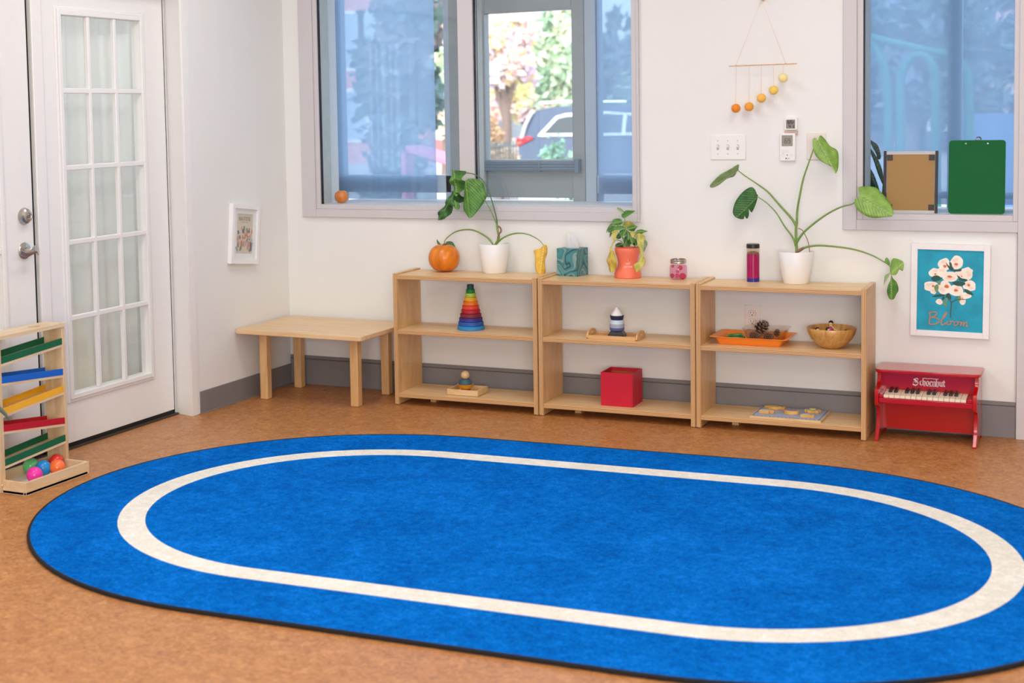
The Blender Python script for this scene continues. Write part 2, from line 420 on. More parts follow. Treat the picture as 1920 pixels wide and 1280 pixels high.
# ------------------------------------------------------------- glazed doors
XD = -.11
def door_leaf(name, y0, y1, gy0, gy1, hinge):
    w = M(); z0, z1 = .024, 2.07; gz0, gz1 = .237, 1.895
    w.box(XD-.044, XD, y0, gy0, z0, z1); w.box(XD-.044, XD, gy1, y1, z0, z1)
    w.box(XD-.044, XD, gy0, gy1, z0, gz0); w.box(XD-.044, XD, gy0, gy1, gz1, z1)
    o = struct(name, w, DOORW, bevel=.001)
    # moulding around the glass, stepped
    mo = M()
    for k, (a, bb, h) in enumerate([(.036, .022, .006), (.022, .0, .013)]):
        for (ya, yb, za, zb) in [(gy0-a, gy0-bb, gz0-a, gz1+a), (gy1+bb, gy1+a, gz0-a, gz1+a), (gy0-bb, gy1+bb, gz0-a, gz0-bb), (gy0-bb, gy1+bb, gz1+bb, gz1+a)]:
            mo.box(XD-.001, XD+h, ya, yb, za, zb)
    mo.build('glass_moulding', DOORW, o, bevel=.003, seg=3)
    mu = M(); rows = [.5715, .905, 1.232, 1.5675]
    for z in rows: mu.box(XD-.012, XD+.008, gy0, gy1, z-.011, z+.011)
    for k in (1, 2):
        y = gy0+(gy1-gy0)*k/3; mu.box(XD-.012, XD+.0085, y-.0095, y+.0095, gz0, gz1)
    mu.build('muntin_grid', DOORW, o, bevel=.003, seg=2)
    M().box(XD-.024, XD-.020, gy0, gy1, gz0, gz1).build('glass_panes', CLEAR, o)
    M().box(XD-.035, XD-.002, y0+.002, y1-.002, .008, .0235).build('door_sweep', BLACK, o)
    return o
dr = door_leaf('door_1', -1.842, -.9085, -1.655, -1.097, 1)
M().box(XD-.002, XD+.012, -1.846, -1.7816, .03, 2.07).build('astragal', DOORW, dr, bevel=.003)
dl = door_leaf('door_2', -2.82, -1.868, -2.63, -2.072, -1)
# casing, jambs, threshold
c = M().prism([(XD, -.894), (.004, -.926), (.004, -.853), (XD, -.853)], lambda x, y: (x, y, 0), lambda x, y: (x, y, 2.14))
c.box(.004, .008, -.922, -.872, 0, 2.14)
c.box(XD-.05, .006, -2.84, -.853, 2.075, 2.16); c.box(XD-.05, .006, -2.9, -2.823, 0, 2.14); c.box(XD-.06, XD-.0, -.896, -.853, 0, 2.14)
struct('trim_4', c, TRIMW, bevel=.002)
struct('trim_5', M().box(XD-.04, XD+.02, -2.82, -.895, 0, .007), mat('threshold_bronze', (58, 50, 44), .5), bevel=.001)
struct('door_gap_shade', M().box(XD-.05, XD-.012, -1.8675, -1.8465, 0, 2.1).box(XD-.05, XD-.006, -.9083, -.8962, 0, 2.1), GAPSHADE)  # strips that paint the shade in the gaps beside the right leaf
# deadbolt and lever on left leaf
pd = PX(44, 405, XD); pl = PX(45, 470, XD)
def faceX(pr): return Matrix.Translation(pr) @ Matrix.Rotation(PI/2, 4, 'Y')
db = M(); db.lathe([(0, 0), (.034, 0), (.036, .004), (.031, .018), (.022, .024), (.0215, .03), (.015, .031), (.013, .028), (0, .028)], 36, X=faceX(pd))
db = db.build('deadbolt', METAL, dl)
kz = M(); kz.lathe([(0, .028), (.008, .028), (.007, .033), (0, .033)], 20, X=faceX(pd)); kz.box(pd.x+.033, pd.x+.0336, pd.y-.001, pd.y+.001, pd.z-.005, pd.z+.005, 1)
kz.build('keyhole', [METAL, BLACK], db)
lv = M(); lv.lathe([(0, 0), (.034, 0), (.036, .003), (.033, .008), (.015, .014), (.013, .045), (0, .047)], 36, X=faceX(pl))
lr = lv.build('lever_handle', METAL, dl)
arm = M(); ap = smooth([(pl.x+.040, pl.y+.036, pl.z-.006), (pl.x+.048, pl.y+.02, pl.z+.006), (pl.x+.05, pl.y, pl.z+.002), (pl.x+.05, pl.y-.03, pl.z-.008), (pl.x+.047, pl.y-.055, pl.z-.006), (pl.x+.046, pl.y-.075, pl.z+.002)], 5)
vs = []; n = 10
for i, p in enumerate(ap):
    t = i/(len(ap)-1); hw = .019-.009*t; th = .0045
    for k in range(n):
        w = 2*PI*k/n; tw = -.5+1.0*t
        a = math.cos(w)*hw; bq = math.sin(w)*th
        vs.append((p.x+bq*math.cos(tw)+a*math.sin(tw), p.y, p.z+a*math.cos(tw)-bq*math.sin(tw)))
fs = [(i*n+k, i*n+(k+1) % n, (i+1)*n+(k+1) % n, (i+1)*n+k) for i in range(len(ap)-1) for k in range(n)]+[tuple(range(n)), tuple(range(len(vs)-n, len(vs)))]
arm.add(vs, fs, 0, True); arm.build('lever', METAL, lr)
# sheer curtains behind the door glass
CURT = sheer('sheer_curtain_cloth', (236, 232, 222), .14, (1, 1, 1), .05, .35)
def curtain(label, y0, y1, ph):
    c = M(); n = 90; vs = []
    zs = [.04, .5, 1.0, 1.5, 2.05]
    for z in zs:
        for i in range(n+1):
            t = i/n; y = y0+(y1-y0)*t
            x = -.20+.016*math.sin(t*46+ph+.6*math.sin(z*1.7))+.010*math.sin(t*19+ph*2)
            vs.append((x, y+.006*math.sin(t*33), z))
    fs = [(r*(n+1)+i, r*(n+1)+i+1, (r+1)*(n+1)+i+1, (r+1)*(n+1)+i) for r in range(len(zs)-1) for i in range(n)]
    c.add(vs, fs, 0, True)
    return tag(c.build('sheer_curtain', CURT), label, 'curtain')
curtain('sheer pale curtain hanging behind the right glazed door', -1.80, -.93, .3)
curtain('sheer pale curtain hanging behind the left glazed door', -2.78, -1.92, 1.4)
# little room behind the doors
rb = M(); HALL = mat('hall_blue_grey_paint', (176, 190, 206), .7); rb.box(-2.6, -2.5, -4.2, .25, 0, 2.75); rb.box(-2.6, -.2, -4.3, -4.2, 0, 2.75); rb.box(-2.6, -.2, .15, .25, 0, 2.75)
struct('wall_hall', rb, HALL)
struct('ceiling_hall', box(-2.6, -.2, -4.3, .25, 2.75, 2.9), CEIL); struct('floor_hall', box(-2.6, -.2, -4.3, .25, -.1, 0), mat('hall_floor', (140, 120, 100), .6))
yc = M().lathe([(0, 0), (.22, 0), (.25, .1), (.2, .45), (.1, .62), (0, .66)], 24, c=(-.55, -1.33, 0))
tag(yc.build('bean_bag', mat('pale_yellow_cloth', (236, 214, 140), .9, bump=.2)), 'pale yellow rounded shape dimly seen through the lower door panes', 'bean bag')

# ------------------------------------------------------------- rug
def stadium(cx, cy, L, R, th, n=48):
    out = []
    for k in range(n+1): a = -PI/2+PI*k/n; out.append((L+R*math.cos(a), R*math.sin(a)))
    for k in range(n+1): a = PI/2+PI*k/n; out.append((-L+R*math.cos(a), R*math.sin(a)))
    c, s = math.cos(th), math.sin(th)
    return [(cx+x*c-y*s, cy+x*s+y*c) for x, y in out]
def rug_mat(name, c, c2, mottled):
    mt, nt, b = nodes(name); L = nt.links.new
    tc = N(nt, 'ShaderNodeTexCoord')
    n1 = N(nt, 'ShaderNodeTexNoise'); n1.inputs['Scale'].default_value = 3.5; n1.inputs['Detail'].default_value = 8; n1.inputs['Roughness'].default_value = .6; n1.inputs['Distortion'].default_value = .8
    n2 = N(nt, 'ShaderNodeTexNoise'); n2.inputs['Scale'].default_value = 150; n2.inputs['Detail'].default_value = 3; n2.inputs['Roughness'].default_value = .7
    n3 = N(nt, 'ShaderNodeTexNoise'); n3.inputs['Scale'].default_value = 40; n3.inputs['Detail'].default_value = 6; n3.inputs['Roughness'].default_value = .75
    for n in (n1, n2, n3): L(tc.outputs['Object'], n.inputs['Vector'])
    a1 = N(nt, 'ShaderNodeMath', operation='MULTIPLY'); a1.inputs[1].default_value = mottled; L(n1.outputs['Fac'], a1.inputs[0])
    a2 = N(nt, 'ShaderNodeMath', operation='MULTIPLY_ADD'); a2.inputs[1].default_value = .9; L(n2.outputs['Fac'], a2.inputs[0]); L(a1.outputs[0], a2.inputs[2])
    a3 = N(nt, 'ShaderNodeMath', operation='MULTIPLY_ADD'); a3.inputs[1].default_value = .9; L(n3.outputs['Fac'], a3.inputs[0]); L(a2.outputs[0], a3.inputs[2])
    mid = (mottled+1.8)*.25
    a4 = N(nt, 'ShaderNodeMath', operation='MULTIPLY'); a4.inputs[1].default_value = .5; L(a3.outputs[0], a4.inputs[0])
    r = N(nt, 'ShaderNodeValToRGB'); e = r.color_ramp.elements
    e[0].position = mid-.11; e[1].position = mid+.03; e[0].color = lin(c)+[1]; e[1].color = lin(c2)+[1]
    hi = e.new(mid+.13); hi.color = [min(1, x*1.4+.01) for x in lin(c2)]+[1]
    L(a4.outputs[0], r.inputs[0]); L(r.outputs[0], b.inputs['Base Color'])
    b.inputs['Roughness'].default_value = 1.0; b.inputs['Specular IOR Level'].default_value = .03
    ad = N(nt, 'ShaderNodeMath', operation='ADD'); L(n2.outputs['Fac'], ad.inputs[0]); L(n3.outputs['Fac'], ad.inputs[1])
    bp = N(nt, 'ShaderNodeBump'); bp.inputs['Strength'].default_value = .6; bp.inputs['Distance'].default_value = .003; L(ad.outputs[0], bp.inputs['Height']); L(bp.outputs[0], b.inputs['Normal'])
    return mt
RC = (2.2006, -2.0172)
rug = thing('area_rug', 'large oval royal blue area rug with a cream line and black edging on the floor', 'rug', (RC[0], RC[1], 0))
def rloc(L): return [(x-RC[0], y-RC[1]) for x, y in L]
out = rloc(stadium(2.2006, -2.0172, .67, 1.168, .0483))
M().prism(out, lambda x, y: (x, y, 0), lambda x, y: (x, y, .012)).build('rug_pile', rug_mat('blue_carpet_pile', '004c9e', '006cc8', .46), rug)
a = rloc(stadium(2.219, -2.0145, .6762, .8774, .0447)); c2 = rloc(stadium(2.219, -2.0145, .6762, .7803, .0447))
n = len(a); w = M(); vs = [(x, y, .0128) for x, y in a]+[(x, y, .0128) for x, y in c2]+[(x, y, .004) for x, y in a]+[(x, y, .004) for x, y in c2]
fs = []
for i in range(n):
    j = (i+1) % n; fs += [(i, j, n+j, n+i), (i, 2*n+i, 2*n+j, j), (n+i, n+j, 3*n+j, 3*n+i), (2*n+i, 3*n+i, 3*n+j, 2*n+j)]
w.add(vs, fs); w.build('cream_stripe', rug_mat('cream_carpet_pile', 'd9d5c8', 'ebe8dd', .3), rug)
o3 = [(x, y, .0065) for x, y in out]; t = M(); t.tube(o3+[o3[0], o3[1]], .0072, 8, 0, False); t.build('edge_binding', mat('black_rug_binding', (16, 16, 18), .9), rug)

# ------------------------------------------------------------- table
tb = thing('low_table', 'low pale wooden table in the corner beside the shelves', 'table', (.38, -.28, 0))
def rrect(x0, x1, y0, y1, r, n=6):
    pts = []
    for cx, cy, a0 in ((x1-r, y1-r, 0), (x0+r, y1-r, 90), (x0+r, y0+r, 180), (x1-r, y0+r, 270)):
        for k in range(n+1): a = math.radians(a0+90*k/n); pts.append((cx+r*math.cos(a), cy+r*math.sin(a)))
    return pts
TX = Matrix.Rotation(-.02, 4, 'Z')
t = M().prism(rrect(-.368, .365, -.268, .264, .02), lambda x, y: tuple(TX @ Vector((x, y, .348))), lambda x, y: tuple(TX @ Vector((x, y, .3715))))
t.build('tabletop', [MAPLE], tb, bevel=.003)
t = M().box(-.33, .33, -.21, -.19, .338, .348).box(-.33, .33, .17, .19, .338, .348).box(-.33, -.31, -.21, .19, .338, .348).box(.29, .31, -.21, .19, .338, .348)
t.build('apron', BEECH, tb)
for (lx, ly) in ((.106, -.414), (.632, -.414), (.106, -.08), (.632, -.085)):
    M().box(lx-.38-.0225, lx-.38+.0225, ly+.28-.0225, ly+.28+.0225, 0, .3475).build('leg', BEECH, tb, bevel=.005, seg=3)

# ------------------------------------------------------------- shelf units
def shelf(label, x0, x1, screws=False):
    W = x1-x0; yf = lambda x: -.3236+.0150*x
    cx = (x0+x1)/2; rz = .0150; D = .276
    o = thing('shelf_unit', label, 'shelf', (x0, yf(x0), 0), rz, 'low open plywood shelf units along the wall')
    th = .0215
    for nm, a in (('left', 0), ('right', W-th)):
        p = M().box(a, a+th, .0015, D, .004, .655); uvs = {}
        p = p.build('side_panel', [BIRCHZ], o, bevel=.0012)
        pe = M(); pe.add([(a+.0006, .001, .005), (a+th-.0006, .001, .005), (a+th-.0006, .001, .654), (a+.0006, .001, .654)], [(0, 1, 2, 3)])
        pe.box(a+.0006, a+th-.0006, -.0002, .0015, .005, .654)
        nv = len(pe.v)
        for i, (x, y, z) in enumerate(pe.v): pe.uv[i] = (z*3, (x-a)/th*4.2)
        pe.build('plywood_edge', PLY, p)
        for yy in (.02, D-.02):
            M().cyl((a+th/2, yy, 0), (a+th/2, yy, .004), .007, n=12).build('glide', mat('nylon_glide', (190, 188, 180), .5), p)
        if screws and nm == 'right':
            for yy, zz in ((.05, .62), (D-.03, .63), (.05, .365), (D-.03, .375), (.05, .05)):
                M().lathe([(0, .0012), (.004, .0008), (.0048, 0)], 12, X=Matrix.Translation((W, yy, zz)) @ Matrix.Rotation(PI/2, 4, 'Y')).build('screw', STEEL, p)
    for zt in (.6475, .3755, .0595):
        p = M().box(th, W-th, .0045, D-.003, zt-.0215, zt).build('shelf_board', [BIRCHX], o, bevel=.0012)
        pe = M().box(th+.0003, W-th-.0003, .0028, .0045, zt-.0209, zt-.0006)
        for i, (x, y, z) in enumerate(pe.v): pe.uv[i] = (x*3, (z-zt)/.0215*4.2)
        pe.build('plywood_edge', PLY, p)
    M().box(W*.18, W*.18+.03, D*.45, D*.45+.06, .0, .038).build('support_block', BEECH, o)
    return o
shelf('low open plywood shelf with the pumpkin on top, beside the low table', .7946, 1.5495)
shelf('low open plywood shelf between the other two, with the tissue box on top', 1.5553, 2.3032)
shelf('low open plywood shelf with the bowl and orange tray, beside the red piano', 2.3068, 3.042, True)
ZT, ZM, ZB = .6477, .3757, .0597

# ------------------------------------------------------------- small helpers for props
def rotz(a): return Matrix.Rotation(a, 4, 'Z')
def curve_tube(mb, pts, r, n=8, k=6, mi=0, cap=True):
    s = smooth(pts, k); 
    if isinstance(r, (list, tuple)):
        rr = [r[0]+(r[1]-r[0])*i/(len(s)-1) for i in range(len(s))]
    else: rr = r
    return mb.tube(s, rr, n, mi, cap)

# pumpkins
def pumpkin(label, loc, R, H, nl, stemh, tilt=0, dark='c46a12'):
    o = thing('pumpkin', label, 'pumpkin', loc, .4)
    b = M(); nu, nv = 96, 24; vs = []; fs = []
    for j in range(nv+1):
        ph = -PI/2+PI*j/nv
        for i in range(nu):
            th = 2*PI*i/nu; rib = 1-.010*(1-abs(math.sin(th*nl/2)))**2
            r = R*math.cos(ph)**.8*rib if abs(ph) < PI/2-1e-4 else 0.0
            z = H/2+H/2*math.sin(ph)*(1-.16*(1-min(1, r/(R*.45)))**1.5 if ph > 0 else 1-.06*(1-min(1, r/(R*.5))))
            vs.append((r*math.cos(th), r*math.sin(th), z))
    for j in range(nv):
        for i in range(nu): fs.append((j*nu+i, j*nu+(i+1) % nu, (j+1)*nu+(i+1) % nu, (j+1)*nu+i))
    b.add(vs, fs, 0, True); b.build('pumpkin_body', PUMP, o, angle=80)
    s = M(); zt = H*.86
    pts = smooth([(0, 0, zt-.004), (.001, 0, zt+stemh*.4), (.004, .001, zt+stemh)], 4)
    vs = []; n = 20
    for i, p in enumerate(pts):
        t = i/(len(pts)-1); rr = R*(.17-.07*t+.10*max(0, 1-t*3))
        for k in range(n):
            a = 2*PI*k/n; q = rr*(1+.18*math.cos(5*a)); vs.append((p.x+q*math.cos(a), p.y+q*math.sin(a), p.z))
    fs = [(i*n+k, i*n+(k+1) % n, (i+1)*n+(k+1) % n, (i+1)*n+k) for i in range(len(pts)-1) for k in range(n)]+[tuple((len(pts)-1)*n+k for k in range(n))]
    s.add(vs, fs, 0, True); s.build('stem', mat('pumpkin_stem', (108, 98, 58), .8, var=.3, vscale=60), o)
    return o
def pump_mat():
    mt, nt, b = nodes('pumpkin_skin'); L = nt.links.new
    tc = N(nt, 'ShaderNodeTexCoord'); n = N(nt, 'ShaderNodeTexNoise'); n.inputs['Scale'].default_value = 14; n.inputs['Detail'].default_value = 5
    mp = N(nt, 'ShaderNodeMapping'); mp.inputs['Scale'].default_value = (2.2, 2.2, .7); L(tc.outputs['Object'], mp.inputs[0]); L(mp.outputs[0], n.inputs['Vector'])
    r = N(nt, 'ShaderNodeValToRGB'); e = r.color_ramp.elements; e[0].position = .3; e[1].position = .7; e[0].color = lin('c4650e')+[1]; e[1].color = lin('ee8a1c')+[1]
    L(n.outputs['Fac'], r.inputs[0]); L(r.outputs[0], b.inputs['Base Color']); b.inputs['Roughness'].default_value = .32
    return mt
PUMP = pump_mat()
q = P(833, 505, -.105)
pumpkin('round orange pumpkin on top of the shelf beside the low table', (q.x, -.105, ZT), .079, .138, 22, .022)
q = P(640.5, 380, .085)
pumpkin('small orange pumpkin on the sill of the big window', (q.x, .085, W1[2]+.0275), .037, .068, 12, .010)

# pots
WPOT = mat('white_ceramic', (240, 238, 234), .45, var=.01)
SOIL = mat('dark_soil', (52, 38, 28), .95, var=.5, vscale=150, bump=.8, bscale=200)
def pot(parent, r0, r1, H, mt, prof=None, th=.004):
    pr = prof or [(r0, 0), (r0+(r1-r0)*.45, H*.42), (r1, H)]
    o = [(0, 0), (pr[0][0]-.003, 0), (pr[0][0], .003)]+pr[1:] if not prof else [(0, 0)]+pr
    ri, zi = o[-1]
    inn = [(ri-th*.3, zi+.002), (ri-th, zi), (ri-th-.004, zi-.03), (ri-th-.012, zi-.05), (0, zi-.05)]
    p = M().lathe(o+inn, 48).build('pot', mt, parent, angle=50)
    M().lathe([(0, H-.018), (ri-th-.003, H-.02)], 32).build('soil', SOIL, parent)
    return p

GL = leafmat('green_leaf', (70, 128, 44), (150, 185, 100), edge=(96, 150, 58))
GD = leafmat('dark_green_leaf', (44, 96, 38), (110, 150, 80), edge=(62, 118, 48))
GB = leafmat('bright_green_leaf', (122, 168, 66), (180, 205, 120), edge=(146, 186, 84))
GP = leafmat('pale_green_leaf', (120, 158, 92), (190, 205, 150), edge=(150, 180, 118))
YL = leafmat('yellow_leaf', (238, 186, 62), (250, 220, 120), edge=(250, 208, 92))
YG = leafmat('yellowing_leaf', (196, 190, 84), (220, 206, 120), edge=(212, 204, 110), rough=.5)
YO = leafmat('withered_leaf', (214, 172, 78), (226, 196, 120), edge=(196, 186, 70), rough=.55)
STEMG = mat('plant_stem', (118, 150, 70), .45, var=.15, vscale=40)
STEMD = mat('dark_plant_stem', (78, 110, 52), .45, var=.15, vscale=40)
DRYST = mat('dry_stem', (150, 108, 84), .7, var=.2, vscale=60)
def leaf(parent, name, mt, Z, outline, base, tip, y0, gy=(0, 0), cup=0, origin=(0, 0, 0), label=None, wav=0, k=4):
    """leaf blade: outline round the blade in the wall's plane, leaning by gy and cupped about its midrib"""
    S = lambda p: Z(*p)
    bu = S(base)
    def W(uv):
        q = P(uv[0], uv[1], y0)
        return Vector((q.x, q.z))
    B = W(bu); Tp = W(S(tip)); ax = Tp-B; L = ax.length; ax = ax/L; nr = Vector((-ax.y, ax.x))
    pts = smooth([(*W(S(p)), 0) for p in outline], 4, True)
    rim = []
    for p in pts:
        d = Vector((p.x, p.y))-B; t = d.dot(ax); s = d.dot(nr)
        rim.append((t, s))
    vs = []; uv = {}; n = len(rim)
    def to3(t, s):
        x = B.x+ax.x*t+nr.x*s; z = B.y+ax.y*t+nr.y*s
        y = y0+gy[0]*t+gy[1]*abs(s)*0+gy[1]*s+cup*abs(s)+wav*math.sin(t*90)*abs(s)*2-.8*t*t*abs(cup)
        return (x-origin[0], y-origin[1], z-origin[2])
    for t, s in rim:
        tm = min(max(t-abs(s)*.35, 0), L)
        for j in range(k+1):
            f = j/k; uv[len(vs)] = (abs(s)*f/.05, (t*f+tm*(1-f))/L)
            vs.append(to3(tm+(t-tm)*f, s*f))
    fs = []
    for i in range(n):
        i2 = (i+1) % n
        for j in range(k): fs.append((i*(k+1)+j, i*(k+1)+j+1, i2*(k+1)+j+1, i2*(k+1)+j))
    mb = M(); mb.add(vs, fs, 0, True); mb.uv = uv
    o = mb.build(name, mt, parent, solid=.0009, angle=180)
    if label: o['label'] = label
    return o
def zm(o, s): return lambda a, b: (o[0]+a*s, o[1]+b*s)
def stem(parent, Z, pts, ys, r, mt, origin, name='stem', label=None):
    n = len(pts); c = []
    for i, p in enumerate(pts):
        t = i/(n-1); y = ys[0]+(ys[1]-ys[0])*t; c.append(P(*Z(*p), y)-Vector(origin))
    mb = M(); curve_tube(mb, c, r, 8, 6); o = mb.build(name, mt, parent)
    if label: o['label'] = label
    return o

# --- potted monstera on the left shelf
Z = zm((780, 300), .1875)
yp = -.085; q = P(927, 509, yp); org = (q.x, yp, ZT)
p1 = thing('potted_monstera', 'drooping leafy plant with one yellow leaf in white pot beside the pumpkin', 'plant', org)
pot(p1, .0565, .0765, .143, WPOT)
stem(p1, Z, [(790, 850), (828, 775), (815, 700), (808, 640)], (yp, yp), (.0062, .0055), STEMG, org)
stem(p1, Z, [(812, 650), (800, 560), (740, 350), (680, 220), (600, 150), (500, 128), (400, 130)], (yp, -.10), (.0035, .0020), STEMD, org)
stem(p1, Z, [(810, 650), (790, 600), (740, 490), (680, 390), (600, 270), (500, 215)], (yp, -.115), (.0035, .0020), STEMG, org)
stem(p1, Z, [(778, 855), (720, 780), (600, 710), (500, 695), (400, 715), (330, 760), (285, 812), (300, 850)], (yp, -.06), (.0048, .0018), STEMG, org)
stem(p1, Z, [(790, 855), (860, 785), (960, 740), (1060, 732), (1150, 755), (1230, 800), (1277, 852)], (yp, -.07), (.0048, .0014), STEMG, org)
stem(p1, Z, [(820, 660), (845, 680), (850, 715), (825, 745), (815, 790)], (yp-.006, yp-.006), (.005, .003), DRYST, org, 'leaf_sheath', 'brown dried sheath')
leaf(p1, 'leaf', GL, Z, [(495, 210), (530, 185), (600, 192), (655, 230), (668, 290), (685, 345), (683, 390), (640, 470), (590, 540), (546, 580), (490, 530), (460, 485), (468, 380), (478, 270)], (495, 215), (546, 578), -.115, (0, -.18), .45, org)
leaf(p1, 'leaf', GL, Z, [(365, 95), (385, 125), (440, 115), (442, 180), (490, 230), (455, 270), (390, 368), (355, 300), (337, 242), (345, 170)], (372, 100), (392, 364), -.10, (.2, .4), .5, org, wav=.5)
leaf(p1, 'leaf', GD, Z, [(360, 305), (392, 365), (430, 320), (452, 355), (430, 410), (392, 450), (332, 498), (325, 560), (240, 600), (220, 575), (240, 515), (300, 420)], (380, 330), (232, 596), -.088, (0, .35), .5, org, wav=.6)
leaf(p1, 'leaf', GL, Z, [(372, 455), (385, 400), (400, 420), (425, 430), (430, 485), (405, 497)], (388, 400), (405, 495), -.094, (0, .2), .3, org)
leaf(p1, 'leaf', GD, Z, [(300, 822), (330, 812), (360, 825), (388, 868), (395, 900), (350, 880), (310, 860)], (298, 815), (392, 898), -.045, (0, .3), .3, org)
leaf(p1, 'leaf', GL, Z, [(208, 790), (222, 815), (250, 842), (225, 848), (203, 832)], (250, 842), (209, 792), -.05, (0, .3), .3, org)
leaf(p1, 'leaf', YL, Z, [(1275, 850), (1300, 862), (1296, 940), (1277, 1010), (1276, 1132), (1215, 1130), (1192, 1080), (1186, 960), (1174, 905), (1240, 885)], (1277, 853), (1240, 1128), -.07, (.05, .5), .6, org, 'yellow wilted leaf')

# --- large monstera on the right shelf
Z = zm((1320, 240), .25)
yp = -.09; q = P(1492.5, 527, yp); org = (q.x, yp, ZT)
p2 = thing('potted_monstera', 'tall spreading leafy plant with long bare stems in white pot beside the right window', 'plant', org)
pot(p2, .0545, .078, .142, WPOT)
stem(p2, Z, [(694, 935), (694, 890), (690, 820), (690, 760), (695, 720)], (yp, yp), (.0065, .0055), STEMG, org)
stem(p2, Z, [(692, 735), (655, 675), (560, 570), (480, 480), (400, 420), (310, 360), (255, 318)], (yp, -.075), (.0062, .0018), STEMG, org)
stem(p2, Z, [(688, 885), (665, 820), (600, 730), (545, 640), (480, 570), (405, 515)], (yp, -.10), (.005, .0018), STEMG, org)
stem(p2, Z, [(696, 720), (702, 600), (740, 400), (768, 310), (800, 220), (828, 140), (855, 95)], (yp, -.10), (.0055, .0019), STEMG, org)
stem(p2, Z, [(692, 880), (700, 850), (760, 770), (900, 660), (1020, 595), (1110, 570), (1140, 545), (1172, 520)], (yp, -.13), (.006, .0018), STEMG, org)
stem(p2, Z, [(690, 930), (730, 905), (800, 886), (900, 882), (1100, 905), (1250, 950), (1358, 1008), (1395, 1040), (1402, 1100)], (yp, -.10), (.0058, .0016), STEMG, org)
stem(p2, Z, [(690, 930), (720, 915), (748, 898)], (yp-.003, yp-.003), (.0075, .006), DRYST, org, 'leaf_sheath', 'brown base of the lowest stem')
stem(p2, Z, [(705, 752), (740, 770), (780, 850), (792, 930)], (yp-.008, yp-.015), (.002, .0018), DRYST, org, 'dry_stem', 'thin brown dead stem')
leaf(p2, 'leaf', GP, Z, [(268, 270), (258, 305), (240, 335), (215, 365), (170, 380), (110, 425), (60, 448), (54, 425), (130, 350), (200, 310)], (256, 318), (54, 446), -.075, (0, 1.4), .2, org)
leaf(p2, 'leaf', GD, Z, [(405, 505), (385, 498), (383, 465), (350, 443), (290, 478), (240, 540), (219, 600), (220, 645), (250, 674), (295, 680), (300, 610), (312, 680), (330, 655), (336, 580), (350, 635), (385, 570)], (403, 512), (245, 668), -.10, (0, .2), .35, org)
leaf(p2, 'leaf', GB, Z, [(853, 95), (868, 55), (900, 85), (935, 135), (990, 180), (998, 300), (980, 342), (968, 300), (880, 250), (835, 200), (820, 150), (816, 90), (835, 72)], (853, 95), (982, 340), -.10, (.1, .5), .3, org)
leaf(p2, 'leaf', GB, Z, [(1172, 518), (1165, 480), (1153, 448), (1200, 440), (1275, 450), (1330, 500), (1390, 570), (1416, 655), (1350, 668), (1265, 675), (1200, 650), (1150, 610), (1130, 565), (1138, 522)], (1172, 520), (1412, 655), -.13, (.1, .35), .3, org)
leaf(p2, 'leaf', GL, Z, [(1360, 1012), (1358, 985), (1372, 970), (1392, 1000), (1390, 1030)], (1365, 1015), (1372, 972), -.105, (0, .3), .3, org)
leaf(p2, 'leaf', GB, Z, [(1392, 1035), (1410, 983), (1460, 988), (1495, 1005), (1500, 1035), (1490, 1070), (1465, 1060), (1442, 1098), (1400, 1095)], (1398, 1090), (1497, 1010), -.10, (0, .4), .3, org)
leaf(p2, 'leaf', GL, Z, [(1404, 1100), (1418, 1130), (1442, 1160), (1455, 1215), (1440, 1245), (1422, 1282), (1392, 1280), (1372, 1230), (1380, 1180), (1398, 1140)], (1404, 1100), (1405, 1280), -.10, (0, .2), .4, org)
leaf(p2, 'leaf', GP, Z, [(1395, 1085), (1385, 1115), (1355, 1160), (1348, 1180), (1355, 1110), (1372, 1095)], (1392, 1090), (1350, 1178), -.102, (0, .2), .3, org)

# --- pothos in terracotta pot
Z = zm((1120, 380), 110/939)
yp = -.085; q = P(1177, 514, yp); org = (q.x, yp, ZT)
p3 = thing('potted_pothos', 'bushy plant with yellowing leaves in waisted coral pot', 'plant', org)
CORAL = mat('coral_ceramic', (242, 120, 90), .5, var=.03)
prof = [(.0600, 0), (.0625, .002), (.0625, .018), (.0585, .034), (.0500, .050), (.0455, .066), (.0475, .084), (.0530, .103), (.0585, .122), (.0605, .140)]
pt_ = pot(p3, 0, 0, .140, CORAL, [(r, z) for r, z in prof])
LIFT = [0]
def lift(vs):
    """each painted stroke lies a hair above the one before it"""
    LIFT[0] = (LIFT[0]+1) % 24; d = Vector((.35, -.93, .1))*(LIFT[0]*2.2e-5)
    return [tuple(Vector(v)+d) for v in vs]
def stroke(mb, pts, w, place, mi=0, k=1):
    """flat ribbon along 2D polyline; place(x,y)->3D"""
    ps = [Vector((*p, 0)) for p in pts]
    if k > 1: ps = smooth(ps, k)
    L = []; R = []
    for i, p in enumerate(ps):
        t = (ps[min(i+1, len(ps)-1)]-ps[max(i-1, 0)])
        if t.length < 1e-9: t = Vector((1, 0, 0))
        t.normalize(); nn = Vector((-t.y, t.x, 0))*w/2; L.append(p+nn); R.append(p-nn)
    vs = lift([place(a.x, a.y) for a in L]+[place(a.x, a.y) for a in R]); n = len(ps)
    if n > 2: vs = [tuple(Vector(v)+Vector((.35, -.93, .1))*((j % n)*5e-6)) for j, v in enumerate(vs)]
    return mb.add(vs, [(i, i+1, n+i+1, n+i) for i in range(n-1)], mi)
